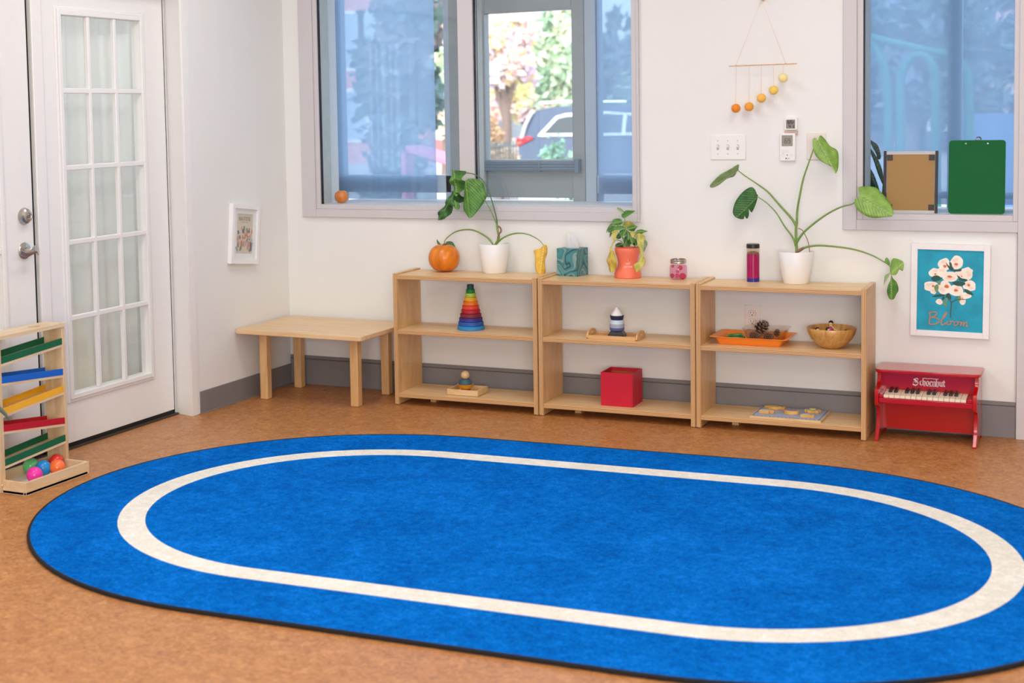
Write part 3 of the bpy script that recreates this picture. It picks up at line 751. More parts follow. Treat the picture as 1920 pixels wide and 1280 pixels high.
# lettering on the pot, wrapped round it
GLY = {'i': [[(0, 0), (0, 1)], [(0, 1.35), (0, 1.45)]], 'w': [[(0, 1), (.25, 0), (.5, .8), (.75, 0), (1, 1)]], 'l': [[(0, 0), (0, 1.6)]],
       's': [[(.6, .85), (.3, 1), (.05, .8), (.3, .55), (.6, .3), (.3, 0), (0, .15)]], 'u': [[(0, 1), (0, .3), (.3, 0), (.6, .3), (.6, 1)], [(.6, .3), (.6, 0)]],
       'r': [[(0, 0), (0, 1)], [(0, .6), (.25, .95), (.45, 1)]], 'v': [[(0, 1), (.3, 0), (.6, 1)]], 'e': [[(.05, .5), (.6, .5), (.5, .9), (.25, 1), (0, .6), (.1, .15), (.35, 0), (.6, .15)]]}
WID = {'i': .15, 'w': 1.0, 'l': .15, 's': .6, 'u': .6, 'r': .45, 'v': .6, 'e': .6}
tx = M(); camdir = math.atan2(CP.y-org[1], CP.x-org[0])
def potr(z):
    for (r0, z0), (r1, z1) in zip(prof, prof[1:]):
        if z0 <= z <= z1: return r0+(r1-r0)*(z-z0)/(z1-z0)
    return prof[-1][0]
for word, zb in (('i', .0815), ('will', .0660), ('survive', .0510)):
    h = .0072; tw = sum(WID[c]+.3 for c in word)-.3; x = -tw/2*h
    for c in word:
        for st in GLY[c]:
            pts = []
            for (a, b2) in zip(st, st[1:]):
                for i in range(4): pts.append((x+h*(a[0]+(b2[0]-a[0])*i/4), zb+h*(a[1]+(b2[1]-a[1])*i/4)))
            pts.append((x+h*st[-1][0], zb+h*st[-1][1]))
            def pl_(a, b2):
                r = potr(b2)+.0007; an = camdir+.05+a/r; return (r*math.cos(an), r*math.sin(an), b2)
            stroke(tx, pts, .0011, pl_)
        x += (WID[c]+.3)*h
tx.build('lettering', mat('white_print', (250, 235, 225), .6), pt_, solid=.0003)
q0 = (470, 700)
for pts, ys, r in [([(470, 705), (455, 560), (445, 400), (440, 255)], (yp, yp), (.003, .002)), ([(455, 690), (400, 560), (370, 460), (300, 300)], (yp, -.09), (.0025, .0015)),
                   ([(480, 690), (515, 560), (540, 460), (560, 390)], (yp, -.09), (.0025, .0015)), ([(500, 700), (560, 560), (640, 470), (700, 450)], (yp, -.10), (.0025, .0015)),
                   ([(430, 700), (385, 620), (330, 598), (290, 600), (262, 640)], (-.09, -.155), (.002, .0015)), ([(590, 720), (610, 680), (640, 690), (660, 720)], (-.1, -.13), (.002, .0015)),
                   ([(490, 690), (440, 600), (380, 520), (300, 470)], (yp, -.11), (.0022, .0015)), ([(500, 690), (480, 560), (470, 440), (500, 340)], (yp, -.06), (.0022, .0015)), ([(510, 700), (560, 600), (600, 520), (660, 490)], (yp, -.12), (.0022, .0015))]:
    stem(p3, Z, pts, ys, r, STEMG, org)
for mt, outl, b0, t0, y, lab in [
    (YG, [(400, 380), (400, 340), (450, 300), (510, 290), (555, 320), (580, 370), (520, 380), (470, 420), (440, 400)], (470, 420), (500, 292), -.04, 'yellowish leaf'),
    (GP, [(418, 175), (385, 150), (345, 125), (310, 85), (350, 82), (395, 115), (420, 145)], (418, 180), (292, 68), -.085, None),
    (GL, [(440, 250), (400, 235), (386, 195), (400, 150), (450, 125), (540, 122), (615, 130), (540, 148), (480, 175), (465, 220)], (440, 250), (612, 132), -.09, None),
    (GL, [(395, 290), (350, 262), (270, 260), (240, 290), (240, 350), (280, 362), (350, 355), (395, 330)], (398, 300), (240, 330), -.10, None),
    (GL, [(240, 330), (215, 335), (175, 370), (155, 410), (146, 480), (160, 465), (200, 400), (240, 370)], (240, 340), (148, 485), -.08, None),
    (GD, [(285, 375), (240, 375), (195, 400), (172, 440), (180, 475), (225, 470), (250, 430)], (285, 378), (178, 470), -.105, None),
    (GL, [(440, 410), (400, 380), (330, 372), (270, 385), (240, 430), (245, 458), (300, 430), (380, 428)], (440, 412), (242, 455), -.115, None),
    (GL, [(460, 430), (400, 428), (350, 450), (328, 485), (350, 515), (410, 538), (450, 510), (470, 470)], (462, 436), (405, 540), -.125, None),
    (GL, [(490, 430), (482, 400), (520, 368), (590, 366), (648, 380), (610, 420), (575, 455), (520, 448)], (490, 425), (646, 382), -.11, None),
    (GL, [(610, 470), (640, 440), (700, 428), (760, 440), (808, 458), (740, 480), (690, 505), (640, 490)], (612, 470), (808, 458), -.10, None),
    (YG, [(335, 442), (270, 440), (230, 470), (222, 520), (245, 575), (275, 600), (300, 570), (305, 520)], (330, 445), (272, 602), -.135, 'pale yellowing leaf'),
    (GD, [(330, 500), (300, 530), (302, 570), (340, 580), (370, 560), (370, 520)], (370, 520), (310, 575), -.10, None),
    (GD, [(235, 480), (200, 480), (190, 510), (200, 555), (215, 530), (225, 520)], (235, 480), (200, 555), -.09, None),
    (YG, [(280, 590), (262, 640), (245, 700), (240, 760), (215, 775), (195, 775), (205, 720), (235, 650), (255, 600)], (280, 592), (205, 775), -.155, 'greenish withered stalk leaf'),
    (YO, [(240, 762), (265, 800), (280, 870), (320, 930), (325, 960), (300, 1020), (260, 1100), (225, 1115), (190, 1100), (165, 1050), (165, 980), (148, 920), (155, 860), (180, 800), (205, 768)], (225, 765), (225, 1110), -.158, 'large yellow brown withered leaf on the left'),
    (YG, [(650, 490), (690, 495), (735, 540), (745, 600), (730, 680), (725, 780), (735, 850), (700, 860), (680, 800), (665, 720), (640, 640), (605, 570), (600, 530)], (655, 492), (715, 855), -.15, 'long yellow green wilted leaf'),
    (YG, [(700, 850), (735, 850), (752, 920), (748, 990), (700, 1060), (650, 1105), (620, 1105), (596, 1050), (592, 990), (640, 950), (672, 900)], (718, 852), (625, 1110), -.158, 'bright yellow green wilted leaf on the right'),
    (GP, [(745, 600), (775, 600), (795, 650), (780, 720), (745, 790), (735, 740), (742, 670)], (750, 600), (742, 790), -.11, None),
    (GD, [(420, 560), (480, 540), (505, 600), (490, 680), (440, 690), (415, 630)], (480, 545), (440, 690), -.105, None),
    (GD, [(360, 640), (300, 655), (285, 700), (350, 705), (400, 715), (410, 680), (390, 650)], (400, 665), (290, 700), -.115, None),
    (YG, [(520, 470), (560, 460), (600, 490), (590, 540), (555, 570), (530, 530)], (525, 470), (570, 570), -.11, None),
    (GD, [(560, 600), (600, 580), (640, 630), (640, 670), (590, 690), (550, 660)], (570, 600), (630, 680), -.10, None),
    (GL, [(470, 440), (510, 470), (520, 540), (500, 600), (470, 560), (455, 500)], (480, 440), (500, 600), -.115, None),
    (GL, [(520, 560), (570, 560), (590, 620), (560, 660), (520, 640)], (525, 565), (560, 660), -.115, None)]:
    leaf(p3, 'leaf', mt, Z, outl, b0, t0, y, (0, random.uniform(-.3, .3)), random.uniform(.2, .45), org, lab, wav=.3)

# --- tissue box, turned a little
tl = thing('tissue_box', 'square tissue box with teal swirled pattern and a tissue sticking out', 'tissue box', (1.6455, -.070, ZT), -.17)
def swirl():
    mt, nt, b = nodes('teal_swirl_print'); L = nt.links.new
    tc = N(nt, 'ShaderNodeTexCoord'); n = N(nt, 'ShaderNodeTexNoise'); n.inputs['Scale'].default_value = 10; n.inputs['Detail'].default_value = .8; n.inputs['Distortion'].default_value = .5
    L(tc.outputs['Object'], n.inputs['Vector'])
    mm = N(nt, 'ShaderNodeMath', operation='MULTIPLY'); mm.inputs[1].default_value = 7.5; L(n.outputs['Fac'], mm.inputs[0])
    fr = N(nt, 'ShaderNodeMath', operation='FRACT'); L(mm.outputs[0], fr.inputs[0])
    r = N(nt, 'ShaderNodeValToRGB'); e = r.color_ramp.elements
    e[0].position = 0; e[0].color = lin('1f4a52')+[1]; e[1].position = 1; e[1].color = lin('24545a')+[1]
    for p_, c_ in ((.12, '2c6066'), (.3, '4a8f92'), (.5, '3b7f86'), (.68, '8fa6a0'), (.76, '2f6a70'), (.9, '5f9a9a')): x = e.new(p_); x.color = lin(c_)+[1]
    L(fr.outputs[0], r.inputs[0]); L(r.outputs[0], b.inputs['Base Color']); b.inputs['Roughness'].default_value = .45
    return mt
tb_ = M(); s = .0545; h = .132
# box with an oval opening in the lid
tb_.add([(-s, -s, 0), (s, -s, 0), (s, s, 0), (-s, s, 0), (-s, -s, h), (s, -s, h), (s, s, h), (-s, s, h)], [(0, 3, 2, 1), (0, 1, 5, 4), (1, 2, 6, 5), (2, 3, 7, 6), (3, 0, 4, 7)])
nn_ = 32; ov = [(.032*math.cos(2*PI*k/nn_), .022*math.sin(2*PI*k/nn_)) for k in range(nn_)]
sq = []
for k in range(nn_):
    a = 2*PI*k/nn_; c_, s_ = math.cos(a), math.sin(a); f = s/max(abs(c_), abs(s_)); sq.append((c_*f, s_*f))
tb_.add([(x, y, h) for x, y in ov]+[(x, y, h) for x, y in sq]+[(x, y, h-.01) for x, y in ov], [(k, nn_+k, nn_+(k+1) % nn_, (k+1) % nn_) for k in range(nn_)]+[(k, (k+1) % nn_, 2*nn_+(k+1) % nn_, 2*nn_+k) for k in range(nn_)])
tb_.build('carton', swirl(), tl)
ts = M(); n, mrow = 40, 12; vs = []
for j in range(mrow+1):
    t = j/mrow
    for i in range(n):
        a = 2*PI*i/n; r = (.030-.010*t+.004*math.sin(3*a+2))*(1+.35*math.sin(5*a+t*2)*(.3+.7*t)) * (1-.35*t)
        vs.append((r*math.cos(a)*1.1-.006*t, r*math.sin(a)*.55, h-.004+.083*t*(1-.30*abs(math.sin(a*1.5+.6))*t)))
ts.add(vs, [(j*n+i, j*n+(i+1) % n, (j+1)*n+(i+1) % n, (j+1)*n+i) for j in range(mrow) for i in range(n)], 0, True)
ts.build('tissue', sheer('tissue_paper', (248, 248, 248), .12, (1, 1, 1), 0, .45), tl)

# --- glass jar with pink water and pompoms
jx = P(1272, 516, -.085)
jr = thing('glass_jar', 'small glass jar with metal rim holding pink water and red pompoms', 'jar', (jx.x, -.085, ZT))
JG = glass('jar_glass', (.97, .97, .97), 1.4, 1.0)
M().lathe([(0, 0), (.034, 0), (.039, .006), (.0405, .02), (.0405, .052), (.038, .064), (.0345, .071), (.0345, .078)], 40).build('jar_glass', JG, jr)
M().lathe([(.0362, .074), (.0368, .076), (.0368, .081), (.0358, .083), (.0368, .085), (.0368, .091), (.035, .0935), (.031, .0935), (.031, .090), (.0335, .089), (.0335, .075), (.0362, .074)], 40).build('screw_band', METAL, jr)
PW = sheer('pink_water', (250, 170, 205), .80, (1.0, .80, .90), 0, .5)
M().lathe([(0, .004), (.034, .004), (.0385, .012), (.0388, .052), (.0375, .064), (0, .064)], 40).build('pink_water', PW, jr)
for (dx, dz, r, c) in ((.014, .055, .0115, 'c4203c'), (-.025, .060, .007, 'cf3f77'), (.002, .038, .008, 'd0539a'), (-.027, .016, .010, 'b61f4c'), (.0, .018, .010, 'd02a72'), (.022, .015, .015, 'c01f48')):
    f = -.017 if abs(dx) < .02 else -.006
    b_ = M().sphere((dx, f*1.2, dz), r, n=20); b_.build('pompom', mat('pompom_'+c, c, .95, bump=.9, bscale=500, sss=.0), jr)['label'] = 'red or magenta pompom in the pink water'

# --- sensory bottle
bx_ = P(1412, 520, -.075)
bt = thing('sensory_bottle', 'clear bottle of magenta and blue liquid with a black lid', 'bottle', (bx_.x, -.075, ZT))
r = .0287
M().lathe([(0, 0), (r, 0), (r, .0165)], 40).lathe([(0, .0165), (r, .0165)], 40).build('blue_liquid', mat('blue_liquid', (34, 26, 132), .2, coat=.4, var=.1), bt)
M().lathe([(0, .0168), (r, .0168), (r, .125), (0, .125)], 40).build('magenta_liquid', mat('magenta_liquid', (160, 0, 84), .2, coat=.3, var=.05), bt)
M().lathe([(r, .125), (r, .152)], 40).build('bottle_wall', glass('bottle_plastic', (.86, .80, .74), 1.4, 1.0), bt)
M().lathe([(0, .1252), (r-.002, .1253), (r-.004, .133), (.01, .137), (0, .134)], 40).build('foam', sheer('brown_froth', (190, 160, 140), .5, (1, .95, .9)), bt)
M().lathe([(0, .152), (r+.0005, .152), (r+.0005, .169), (r-.001, .171), (0, .171)], 40).build('lid', mat('black_plastic', (34, 32, 32), .4), bt)

# --- rainbow stacker (middle shelf, left unit)
q = P(883.2, 617, -.175)
rs = thing('rainbow_stacker', 'tall rainbow stacking toy of wooden rings on the left shelf', 'stacking toy', (q.x, -.175, ZM))
R_ = [.067, .0625, .0578, .0525, .0468, .0418, .0366, .0309, .0262, .0217]
C_ = ['2a86c4', '1c57a6', '332c82', '7d2434', 'b01a2b', 'e2412c', 'ea7a1e', 'eeb21c', 'a9cf57', '1f7f3c']
hh = .0200
for i, (rr, c) in enumerate(zip(R_, C_)):
    z = i*hh
    b_ = M().lathe([(.006, z), (rr-.0025, z), (rr, z+.0025), (rr, z+hh-.003), (rr-.003, z+hh-.0002), (.006, z+hh-.0002)], 48)
    b_.build('ring', mat('stain_'+c, c, .55, var=.12, vscale=30, stretch=(1, 1, 6)), rs)
M().lathe([(0, .0), (.005, 0), (.0055, .200), (.0165, .2), (.0168, .203), (.0168, .219), (.0155, .2215), (0, .2215)], 36).build('peg', mat('dark_teal_wood', (18, 74, 72), .55, var=.1), rs)

# --- rocket on handled tray (middle shelf, middle unit)
ya = -.1975
tr = thing('handled_tray', 'small wooden tray with two arched handles under the rocket', 'tray', (1.902, ya, ZM), .005)
TW = wood('tray_maple', 'dfae76', 'd09b62', (2, 12, 12), 4)
hw, hd = .1235, .062
M().box(-hw+.006, hw-.006, -hd+.002, hd-.002, .002, .008).build('tray_base', TW, tr)
for sgn in (-1, 1):
    M().box(-hw+.009, hw-.009, sgn*hd-.004, sgn*hd+.004, 0, .017).build('rim', TW, tr, bevel=.001)
    xx = sgn*(hw-.0045)
    outl = [(-hd-.004, 0), (hd+.004, 0), (hd+.004, .017)]+[(hd*math.cos(a)*.93, .017+.023*math.sin(a)) for a in [PI*k/14 for k in range(0, 15)]]+[(-hd-.004, .017)]
    hol = [(.019*math.cos(2*PI*k/20), .021+.0065*math.sin(2*PI*k/20)) for k in range(20)]
    # wall plate with oval grip: bridge outer and inner loops
    ol = [Vector((a, b2, 0)) for a, b2 in outl]; ring = []
    tot = sum((ol[(i+1) % len(ol)]-ol[i]).length for i in range(len(ol)))
    NP = 60; cen = Vector((0, .018, 0)); 
    def hit(ang):
        d = Vector((math.cos(ang), math.sin(ang), 0)); best = None
        for i in range(len(ol)):
            A = ol[i]-cen; B = ol[(i+1) % len(ol)]-cen; e_ = B-A; den = d.x*e_.y-d.y*e_.x
            if abs(den) < 1e-12: continue
            t_ = (A.x*e_.y-A.y*e_.x)/den; u_ = (A.x*d.y-A.y*d.x)/den
            if t_ > 0 and -1e-6 <= u_ <= 1+1e-6: best = max(best or 0, t_)
        return (cen+d*best)
    og = [hit(2*PI*k/NP) for k in range(NP)]; ig = [(.019*math.cos(2*PI*k/NP), .022+.0065*math.sin(2*PI*k/NP)) for k in range(NP)]
    x0_, x1_ = xx-.004, xx+.004
    vs = [(x0_, p.x, p.y) for p in og]+[(x0_, a, b2) for a, b2 in ig]+[(x1_, p.x, p.y) for p in og]+[(x1_, a, b2) for a, b2 in ig]
    fs = []
    for k in range(NP):
        j = (k+1) % NP; fs += [(k, j, NP+j, NP+k), (2*NP+k, 3*NP+k, 3*NP+j, 2*NP+j), (k, 2*NP+k, 2*NP+j, j), (NP+k, NP+j, 3*NP+j, 3*NP+k)]
    M().add(vs, fs).build('handle', TW, tr, bevel=.0008)
rk = thing('stacking_rocket', 'small stacking rocket with white nose, blue rings and black fins on the tray', 'toy rocket', (1.9135, ya-.015, ZM+.0082))
zs = 0
BLK = mat('black_toy_plastic', (14, 14, 16), .35)
b_ = M(); 
b_.add([(-.040, -.040, 0), (.040, -.040, 0), (.040, .040, 0), (-.040, .040, 0), (-.040, -.040, .013), (.040, -.040, .013), (.040, .040, .013), (-.040, .040, .013), (-.028, -.028, .0315), (.028, -.028, .0315), (.028, .028, .0315), (-.028, .028, .0315)],
       [(0, 3, 2, 1), (0, 1, 5, 4), (1, 2, 6, 5), (2, 3, 7, 6), (3, 0, 4, 7), (4, 5, 9, 8), (5, 6, 10, 9), (6, 7, 11, 10), (7, 4, 8, 11), (8, 9, 10, 11)], X=rotz(.12) @ Matrix.Scale(.92, 4))
b_.build('fin_base', BLK, rk, bevel=.002)
def band(nm, prof, c):
    return M().lathe([(0, prof[0][1])]+prof+[(0, prof[-1][1])], 40).build(nm, mat('silicone_'+c, c, .5, var=.01), rk)
band('ring', [(.030, .0291), (.033, .033), (.0345, .040), (.0345, .044)], '5d648f')
band('ring', [(.0345, .0441), (.0350, .053), (.0342, .062)], 'a3a8b8')
band('ring', [(.0340, .0621), (.0325, .070), (.0305, .0795)], 'c3d2de')
band('ring', [(.0265, .0796), (.0300, .086), (.0325, .098), (.0310, .1005), (.027, .1005)], '1c2740')
band('nose_cone', [(.0275, .0965), (.0275, .1005), (.0235, .109), (.0130, .125), (.0045, .1365), (.0012, .1385)], 'ecebea')

# --- small stacker in box (bottom shelf, left unit)
bx = thing('wooden_box', 'small open wooden box holding a ball-topped stacker', 'box', (1.1430, -.2065, ZB), .010)
BW = wood('box_pine', 'e3c290', 'd3ab73', (2, 10, 10), 4)
a_, d_, h_, t_ = .0815, .0665, .031, .006
M().box(-a_, a_, -d_, d_, 0, .004).build('box_base', BW, bx)
for k in (-1, 1):
    M().box(-a_, a_, k*(d_-t_/2)-t_/2, k*(d_-t_/2)+t_/2, .0, h_).build('box_side', BW, bx, bevel=.0006)
    M().box(k*(a_-t_/2)-t_/2, k*(a_-t_/2)+t_/2, -d_+t_, d_-t_, .0, h_).build('box_side', BW, bx, bevel=.0006)
st = thing('ring_stacker', 'little stacking toy with wooden ball, blue and yellow cones in the wooden box', 'stacking toy', (1.128, -.200, ZB+.0042))
M().lathe([(0, 0), (.027, 0), (.028, .004), (.020, .022), (0, .022)], 36).build('red_cone', mat('red_stain', (176, 28, 28), .5, var=.1), st)
M().lathe([(0, .022), (.031, .022), (.0345, .028), (.039, .040), (.040, .043), (.037, .043), (.03, .042), (0, .042)], 40).build('yellow_bowl', mat('yellow_stain', (222, 148, 34), .5, var=.1), st)
for an in (0.2, 2.3, 4.2):
    c0, s0 = math.cos(an), math.sin(an); M().tube([(.030*c0, .030*s0, .024), (.036*c0, .036*s0, .012), (.0375*c0, .0375*s0, .004)], .0022, 8).build('foot', BW, st)
M().lathe([(0, .043), (.0335, .043), (.0345, .046), (.0265, .064), (.024, .067), (0, .067)], 40).build('blue_cone', mat('blue_grey_stain', (52, 92, 112), .5, var=.15), st)
M().sphere((0, 0, .086), .0215, n=32).build('ball', wood('ball_wood', 'dfbd8c', 'cfa873', (3, 3, 10), 4), st)

# --- red box (bottom shelf, middle unit)
rb_ = thing('red_box', 'bright red wooden cube box open at the top', 'box', (1.9160, -.1600, ZB), .02)
RED = mat('crimson_stain', (196, 8, 44), .5, var=.06, vscale=12, stretch=(1, 1, 8)); RIN = mat('orange_inside', (196, 92, 34), .6)
a_, d_, h_, t_ = .0775, .0775, .157, .0065
M().box(-a_+t_, a_-t_, -d_+t_, d_-t_, .0, .006).build('box_base', RIN, rb_)
for k in (-1, 1):
    w_ = M().box(-a_, a_, k*(d_-t_/2)-t_/2, k*(d_-t_/2)+t_/2, 0, h_); w_.build('box_side', RED, rb_, bevel=.0006)
    M().box(k*(a_-t_/2)-t_/2, k*(a_-t_/2)+t_/2, -d_+t_, d_-t_, 0, h_).build('box_side', RED, rb_, bevel=.0006)
li = M(); t2 = t_+.0006
li.box(-a_+t_, a_-t_, d_-t2-.0004, d_-t2, .006, h_-.016); li.box(-a_+t_, -a_+t2+.0004, -d_+t_, d_-t_, .006, h_-.016); li.box(a_-t2-.0004, a_-t2, -d_+t_, d_-t_, .006, h_-.016); li.box(-a_+t_, a_-t_, -d_+t2, -d_+t2+.0004, .006, h_-.016)
li.build('lining', RIN, rb_)
fj = M()
for k in range(15): fj.box(a_-.0062, a_+.0006, -d_-.0006, -d_+.005, .006+k*.010, .011+k*.010)
fj.build('finger_joint', mat('dark_crimson_stain', (158, 6, 34), .55), rb_)

# --- orange tray with pine cones (middle shelf, right unit)
ot = thing('orange_tray', 'orange plastic tray with flared rim holding the pine cones', 'tray', (2.5255, -.1215, ZM), .006)
ORG = mat('orange_plastic', (252, 146, 48), .38, var=.02)
def rect_ring(hw, hd, z, r=.015): return [(x, y, z) for x, y in rrect(-hw, hw, -hd, hd, r, 5)]
loops = [rect_ring(.137, .090, .0), rect_ring(.139, .092, .0015), rect_ring(.150, .102, .028), rect_ring(.152, .104, .0315), rect_ring(.168, .117, .0365), rect_ring(.174, .119, .036), rect_ring(.174, .119, .0345), rect_ring(.168, .1165, .0345), rect_ring(.151, .103, .0290), rect_ring(.147, .099, .026), rect_ring(.136, .089, .004)]
vs = sum(loops, []); n = len(loops[0]); 
order = [0, 1, 2, 8-0, 7, 6, 5, 4, 3, 9, 10]
fs = []; seq = [0, 1, 2, 8, 7, 6, 5, 4, 3, 9, 10]
for a, b2 in zip(seq, seq[1:]):
    for i in range(n): fs.append((a*n+i, a*n+(i+1) % n, b2*n+(i+1) % n, b2*n+i))
fs += [tuple(range(n-1, -1, -1)), tuple(10*n+i for i in range(n))]
mb = M(); mb.add(vs, fs, 0, True); mb.build('tray_body', ORG, ot, angle=45)
gr = thing('green_ring', 'green translucent plastic ring lying in the orange tray', 'ring', (2.452, -.145, ZM+.0045))
gm = M()
for k, (rr, z) in enumerate(((.0385, .006), (.040, .014), (.0375, .0215))):
    gm.tube([(rr*math.cos(2*PI*i/40), rr*math.sin(2*PI*i/40), z) for i in range(42)], .0042, 8, 0, False)
gm.build('band', mat('green_plastic', (24, 134, 66), .25, coat=.5), gr)
gm = M().tube([(-.005+.033*math.cos(2*PI*i/40), .01+.03*math.sin(2*PI*i/40), .03+.004*math.cos(2*PI*i/40)) for i in range(42)], .002, 8, 0, False)
gm.build('loop', mat('light_green_plastic', (92, 160, 84), .3), gr)
gd = thing('glass_dish', 'clear glass dish in the orange tray filled with pine cones', 'dish', (2.5850, -.125, ZM+.0045), .02)
loops = [rect_ring(.066, .050, .0, .012), rect_ring(.070, .054, .002, .014), rect_ring(.092, .074, .062, .02), rect_ring(.099, .080, .067, .02), rect_ring(.096, .078, .068, .02), rect_ring(.089, .071, .062, .02), rect_ring(.067, .050, .004, .012)]
n = len(loops[0]); fs = []
for a in range(6):
    for i in range(n): fs.append((a*n+i, a*n+(i+1) % n, (a+1)*n+(i+1) % n, (a+1)*n+i))
fs += [tuple(range(n-1, -1, -1)), tuple(6*n+i for i in range(n))]
M().add(sum(loops, []), fs, 0, True).build('dish', glass('dish_glass', (.97, .96, .95), 1.5, 1.0), gd, angle=50)
CONE = mat('pine_cone_scale', (82, 58, 44), .75, var=.35, vscale=60); CONT = mat('pine_cone_tip', (150, 130, 112), .8, var=.3, vscale=90)
def pinecone(label, loc, R, H, rot, spread=1.0, n=64):
    o = thing('pine_cone', label, 'pine cone', loc, 0, 'pine cones in the glass dish'); o.rotation_euler = rot
    M().lathe([(0, 0), (R*.25, H*.06), (R*.30, H*.4), (R*.18, H*.8), (0, H*.95)], 12).build('core', CONE, o)
    s = M()
    for k in range(n):
        t = (k+.5)/n; z = H*(.02+.86*t); a = k*2.39996; rr = R*(.45+.55*math.sin(PI*min(1, .12+t*.75)))*(1-.45*t**2)
        el = (.15+1.0*t)*spread; c0, s0 = math.cos(a), math.sin(a); w = R*.26*(1-.35*t); th = R*.07
        X = Matrix.Translation((0, 0, z)) @ Matrix.Rotation(a, 4, 'Z') @ Matrix.Rotation(-el, 4, 'Y')
        L_ = rr
        s.add([(L_*.12, -w*.35, -th), (L_*.12, w*.35, -th), (L_*.78, w, -th*.4), (L_*.78, -w, -th*.4), (L_*.12, -w*.35, 0), (L_*.12, w*.35, 0), (L_*.78, w, th*.5), (L_*.78, -w, th*.5)],
              [(0, 1, 2, 3), (4, 7, 6, 5), (0, 3, 7, 4), (1, 5, 6, 2), (0, 4, 5, 1)], 0, False, X)
        s.add([(L_*.78, w, -th*.4), (L_*.78, -w, -th*.4), (L_*.78, w, th*.5), (L_*.78, -w, th*.5), (L_, w*.45, th*.1), (L_, -w*.45, th*.1), (L_*.93, 0, th*1.6)],
              [(0, 4, 5, 1), (2, 6, 4), (6, 3, 5), (2, 3, 6), (4, 6, 5), (0, 2, 4), (1, 5, 3)], 1, False, X)
    s.build('scales', [CONE, CONT], o, angle=20)
    return o
zc = ZM+.011
pinecone('large open pine cone tilted up above the rim of the glass dish', (2.536, -.100, zc+.035), .040, .070, (.25, .85, -.1), 1.0, 40)
pinecone('closed pine cone lying at the front left of the glass dish', (2.515, -.158, zc+.024), .024, .050, (0, 1.5, .0), .6)
pinecone('closed pine cone lying at the front right of the glass dish', (2.578, -.158, zc+.024), .024, .046, (0, 1.5, .0), .6)
pinecone('small dark pine cone poking out at the right of the dish', (2.620, -.098, zc+.020), .020, .034, (.3, .4, 0), 1.0, 40)

# --- bamboo bowl with peg dolls
q = P(1559, 640, -.150)
BX, BY = q.x, -.150
bo = thing('wooden_bowl', 'round bamboo bowl on the middle shelf beside the orange tray', 'bowl', (BX, BY, ZM))
BAM = wood('bamboo_strips', 'd6a45e', 'b67f38', (14, 14, 2.0), 4, rough=.35, coat=.4)
outp = [(0, 0), (.038, 0), (.045, .004), (.066, .018), (.088, .042), (.101, .068), (.1055, .088), (.104, .0905), (.0995, .0885), (.0945, .068), (.082, .046), (.060, .026), (.030, .014), (0, .012)]
M().lathe(outp, 64).build('bowl_body', BAM, bo, angle=60)
def doll(label, x, y, z, rot, hc, bc, extra=None, hr=.0095):
    o = thing('peg_doll', label, 'doll', (BX+x, BY+y, ZM+z), 0, 'little dolls in the wooden bowl'); o.rotation_euler = rot
    M().lathe([(0, 0), (.011, 0), (.0125, .004), (.011, .02), (.007, .036), (.0045, .04), (0, .04)], 24).build('body', mat('doll_'+bc, bc, .7), o)
    M().sphere((0, 0, .048), hr*.92, n=20).build('head', mat('doll_face', (226, 184, 140), .6), o)
    M().sphere((0, .0015, .0505), hr, n=20).build('hair', mat('doll_hair', (24, 20, 20), .4), o)
    if extra: extra(o)
    return o
def beads(o):
    for k in range(10):
        a = k*.33; M().sphere((-.002+.004*k, -.013, .038-.0002*k*k-.0012*k+.003*math.sin(a*3)), .0031, n=10).build('bead', mat('cream_bead' if k % 2 else 'gold_bead', (240, 222, 176) if k % 2 else (240, 190, 60), .3), o)
doll('doll with round dark head standing highest in the bowl with a string of beads', .0, -.02, .062, (-.05, .02, 0), '181414', 'c2418a', beads, .0105)
doll('doll in magenta lying tilted in the middle of the bowl', .030, -.045, .054, (.2, -.8, 0), '181414', 'b8307c')
doll('doll in pink leaning at the left of the bowl', -.012, -.048, .056, (.0, -1.0, -.1), '181414', 'e58fb4')
doll('doll with dark hair low in the bowl at left', -.028, .005, .040, (.0, -.7, .2), '181414', '5a4a3a')
doll('doll in orange lying at the right of the bowl', .022, -.020, .050, (.1, 1.0, .1), '181414', 'e07a3a')

# --- wooden knob puzzle (bottom shelf, right unit)
pz = thing('wooden_puzzle', 'flat wooden puzzle board with blue top and dashed border on the bottom shelf', 'puzzle', (2.6950, -.1600+.012, ZB), .0)
M().box(-.155, .155, -.115, .115, 0, .010).build('puzzle_board', BW, pz, bevel=.001)
M().box(-.150, .150, -.110, .110, .010, .0104).build('printed_top', mat('pale_blue_print', (164, 178, 204), .5, var=.04), pz)
ds = M()
for k in range(17):
    x = -.142+k*.0175
    for y in (-.1035, .1035): ds.box(x, x+.009, y-.002, y+.002, .0104, .0107)
for k in range(13):
    y = -.098+k*.0162
    for x in (-.1435, .1435): ds.box(x-.002, x+.002, y, y+.0085, .0104, .0107)
ds.build('dashed_border', mat('dark_print', (38, 38, 60), .6), pz)
PY = wood('piece_wood', 'e2b15f', 'cf9645', (3, 10, 10), 4)
def piece(label, poly, topc, cx, cy, h=.013, detail=None):
    o = M().prism(poly, lambda x, y: (cx+x, cy+y, .0108), lambda x, y: (cx+x, cy+y, .0108+h)).build('puzzle_piece', PY, pz, bevel=.0008)
    o['label'] = label
    M().prism([(x*.93, y*.93) for x, y in poly], lambda x, y: (cx+x, cy+y, .0108+h), lambda x, y: (cx+x, cy+y, .0112+h)).build('painted_face', mat('paint_'+topc, topc, .5), o)
    if detail: detail(o, cx, cy, .0112+h)
    return o
circ = lambda rx, ry, n=28: [(rx*math.cos(2*PI*k/n), ry*math.sin(2*PI*k/n)) for k in range(n)]
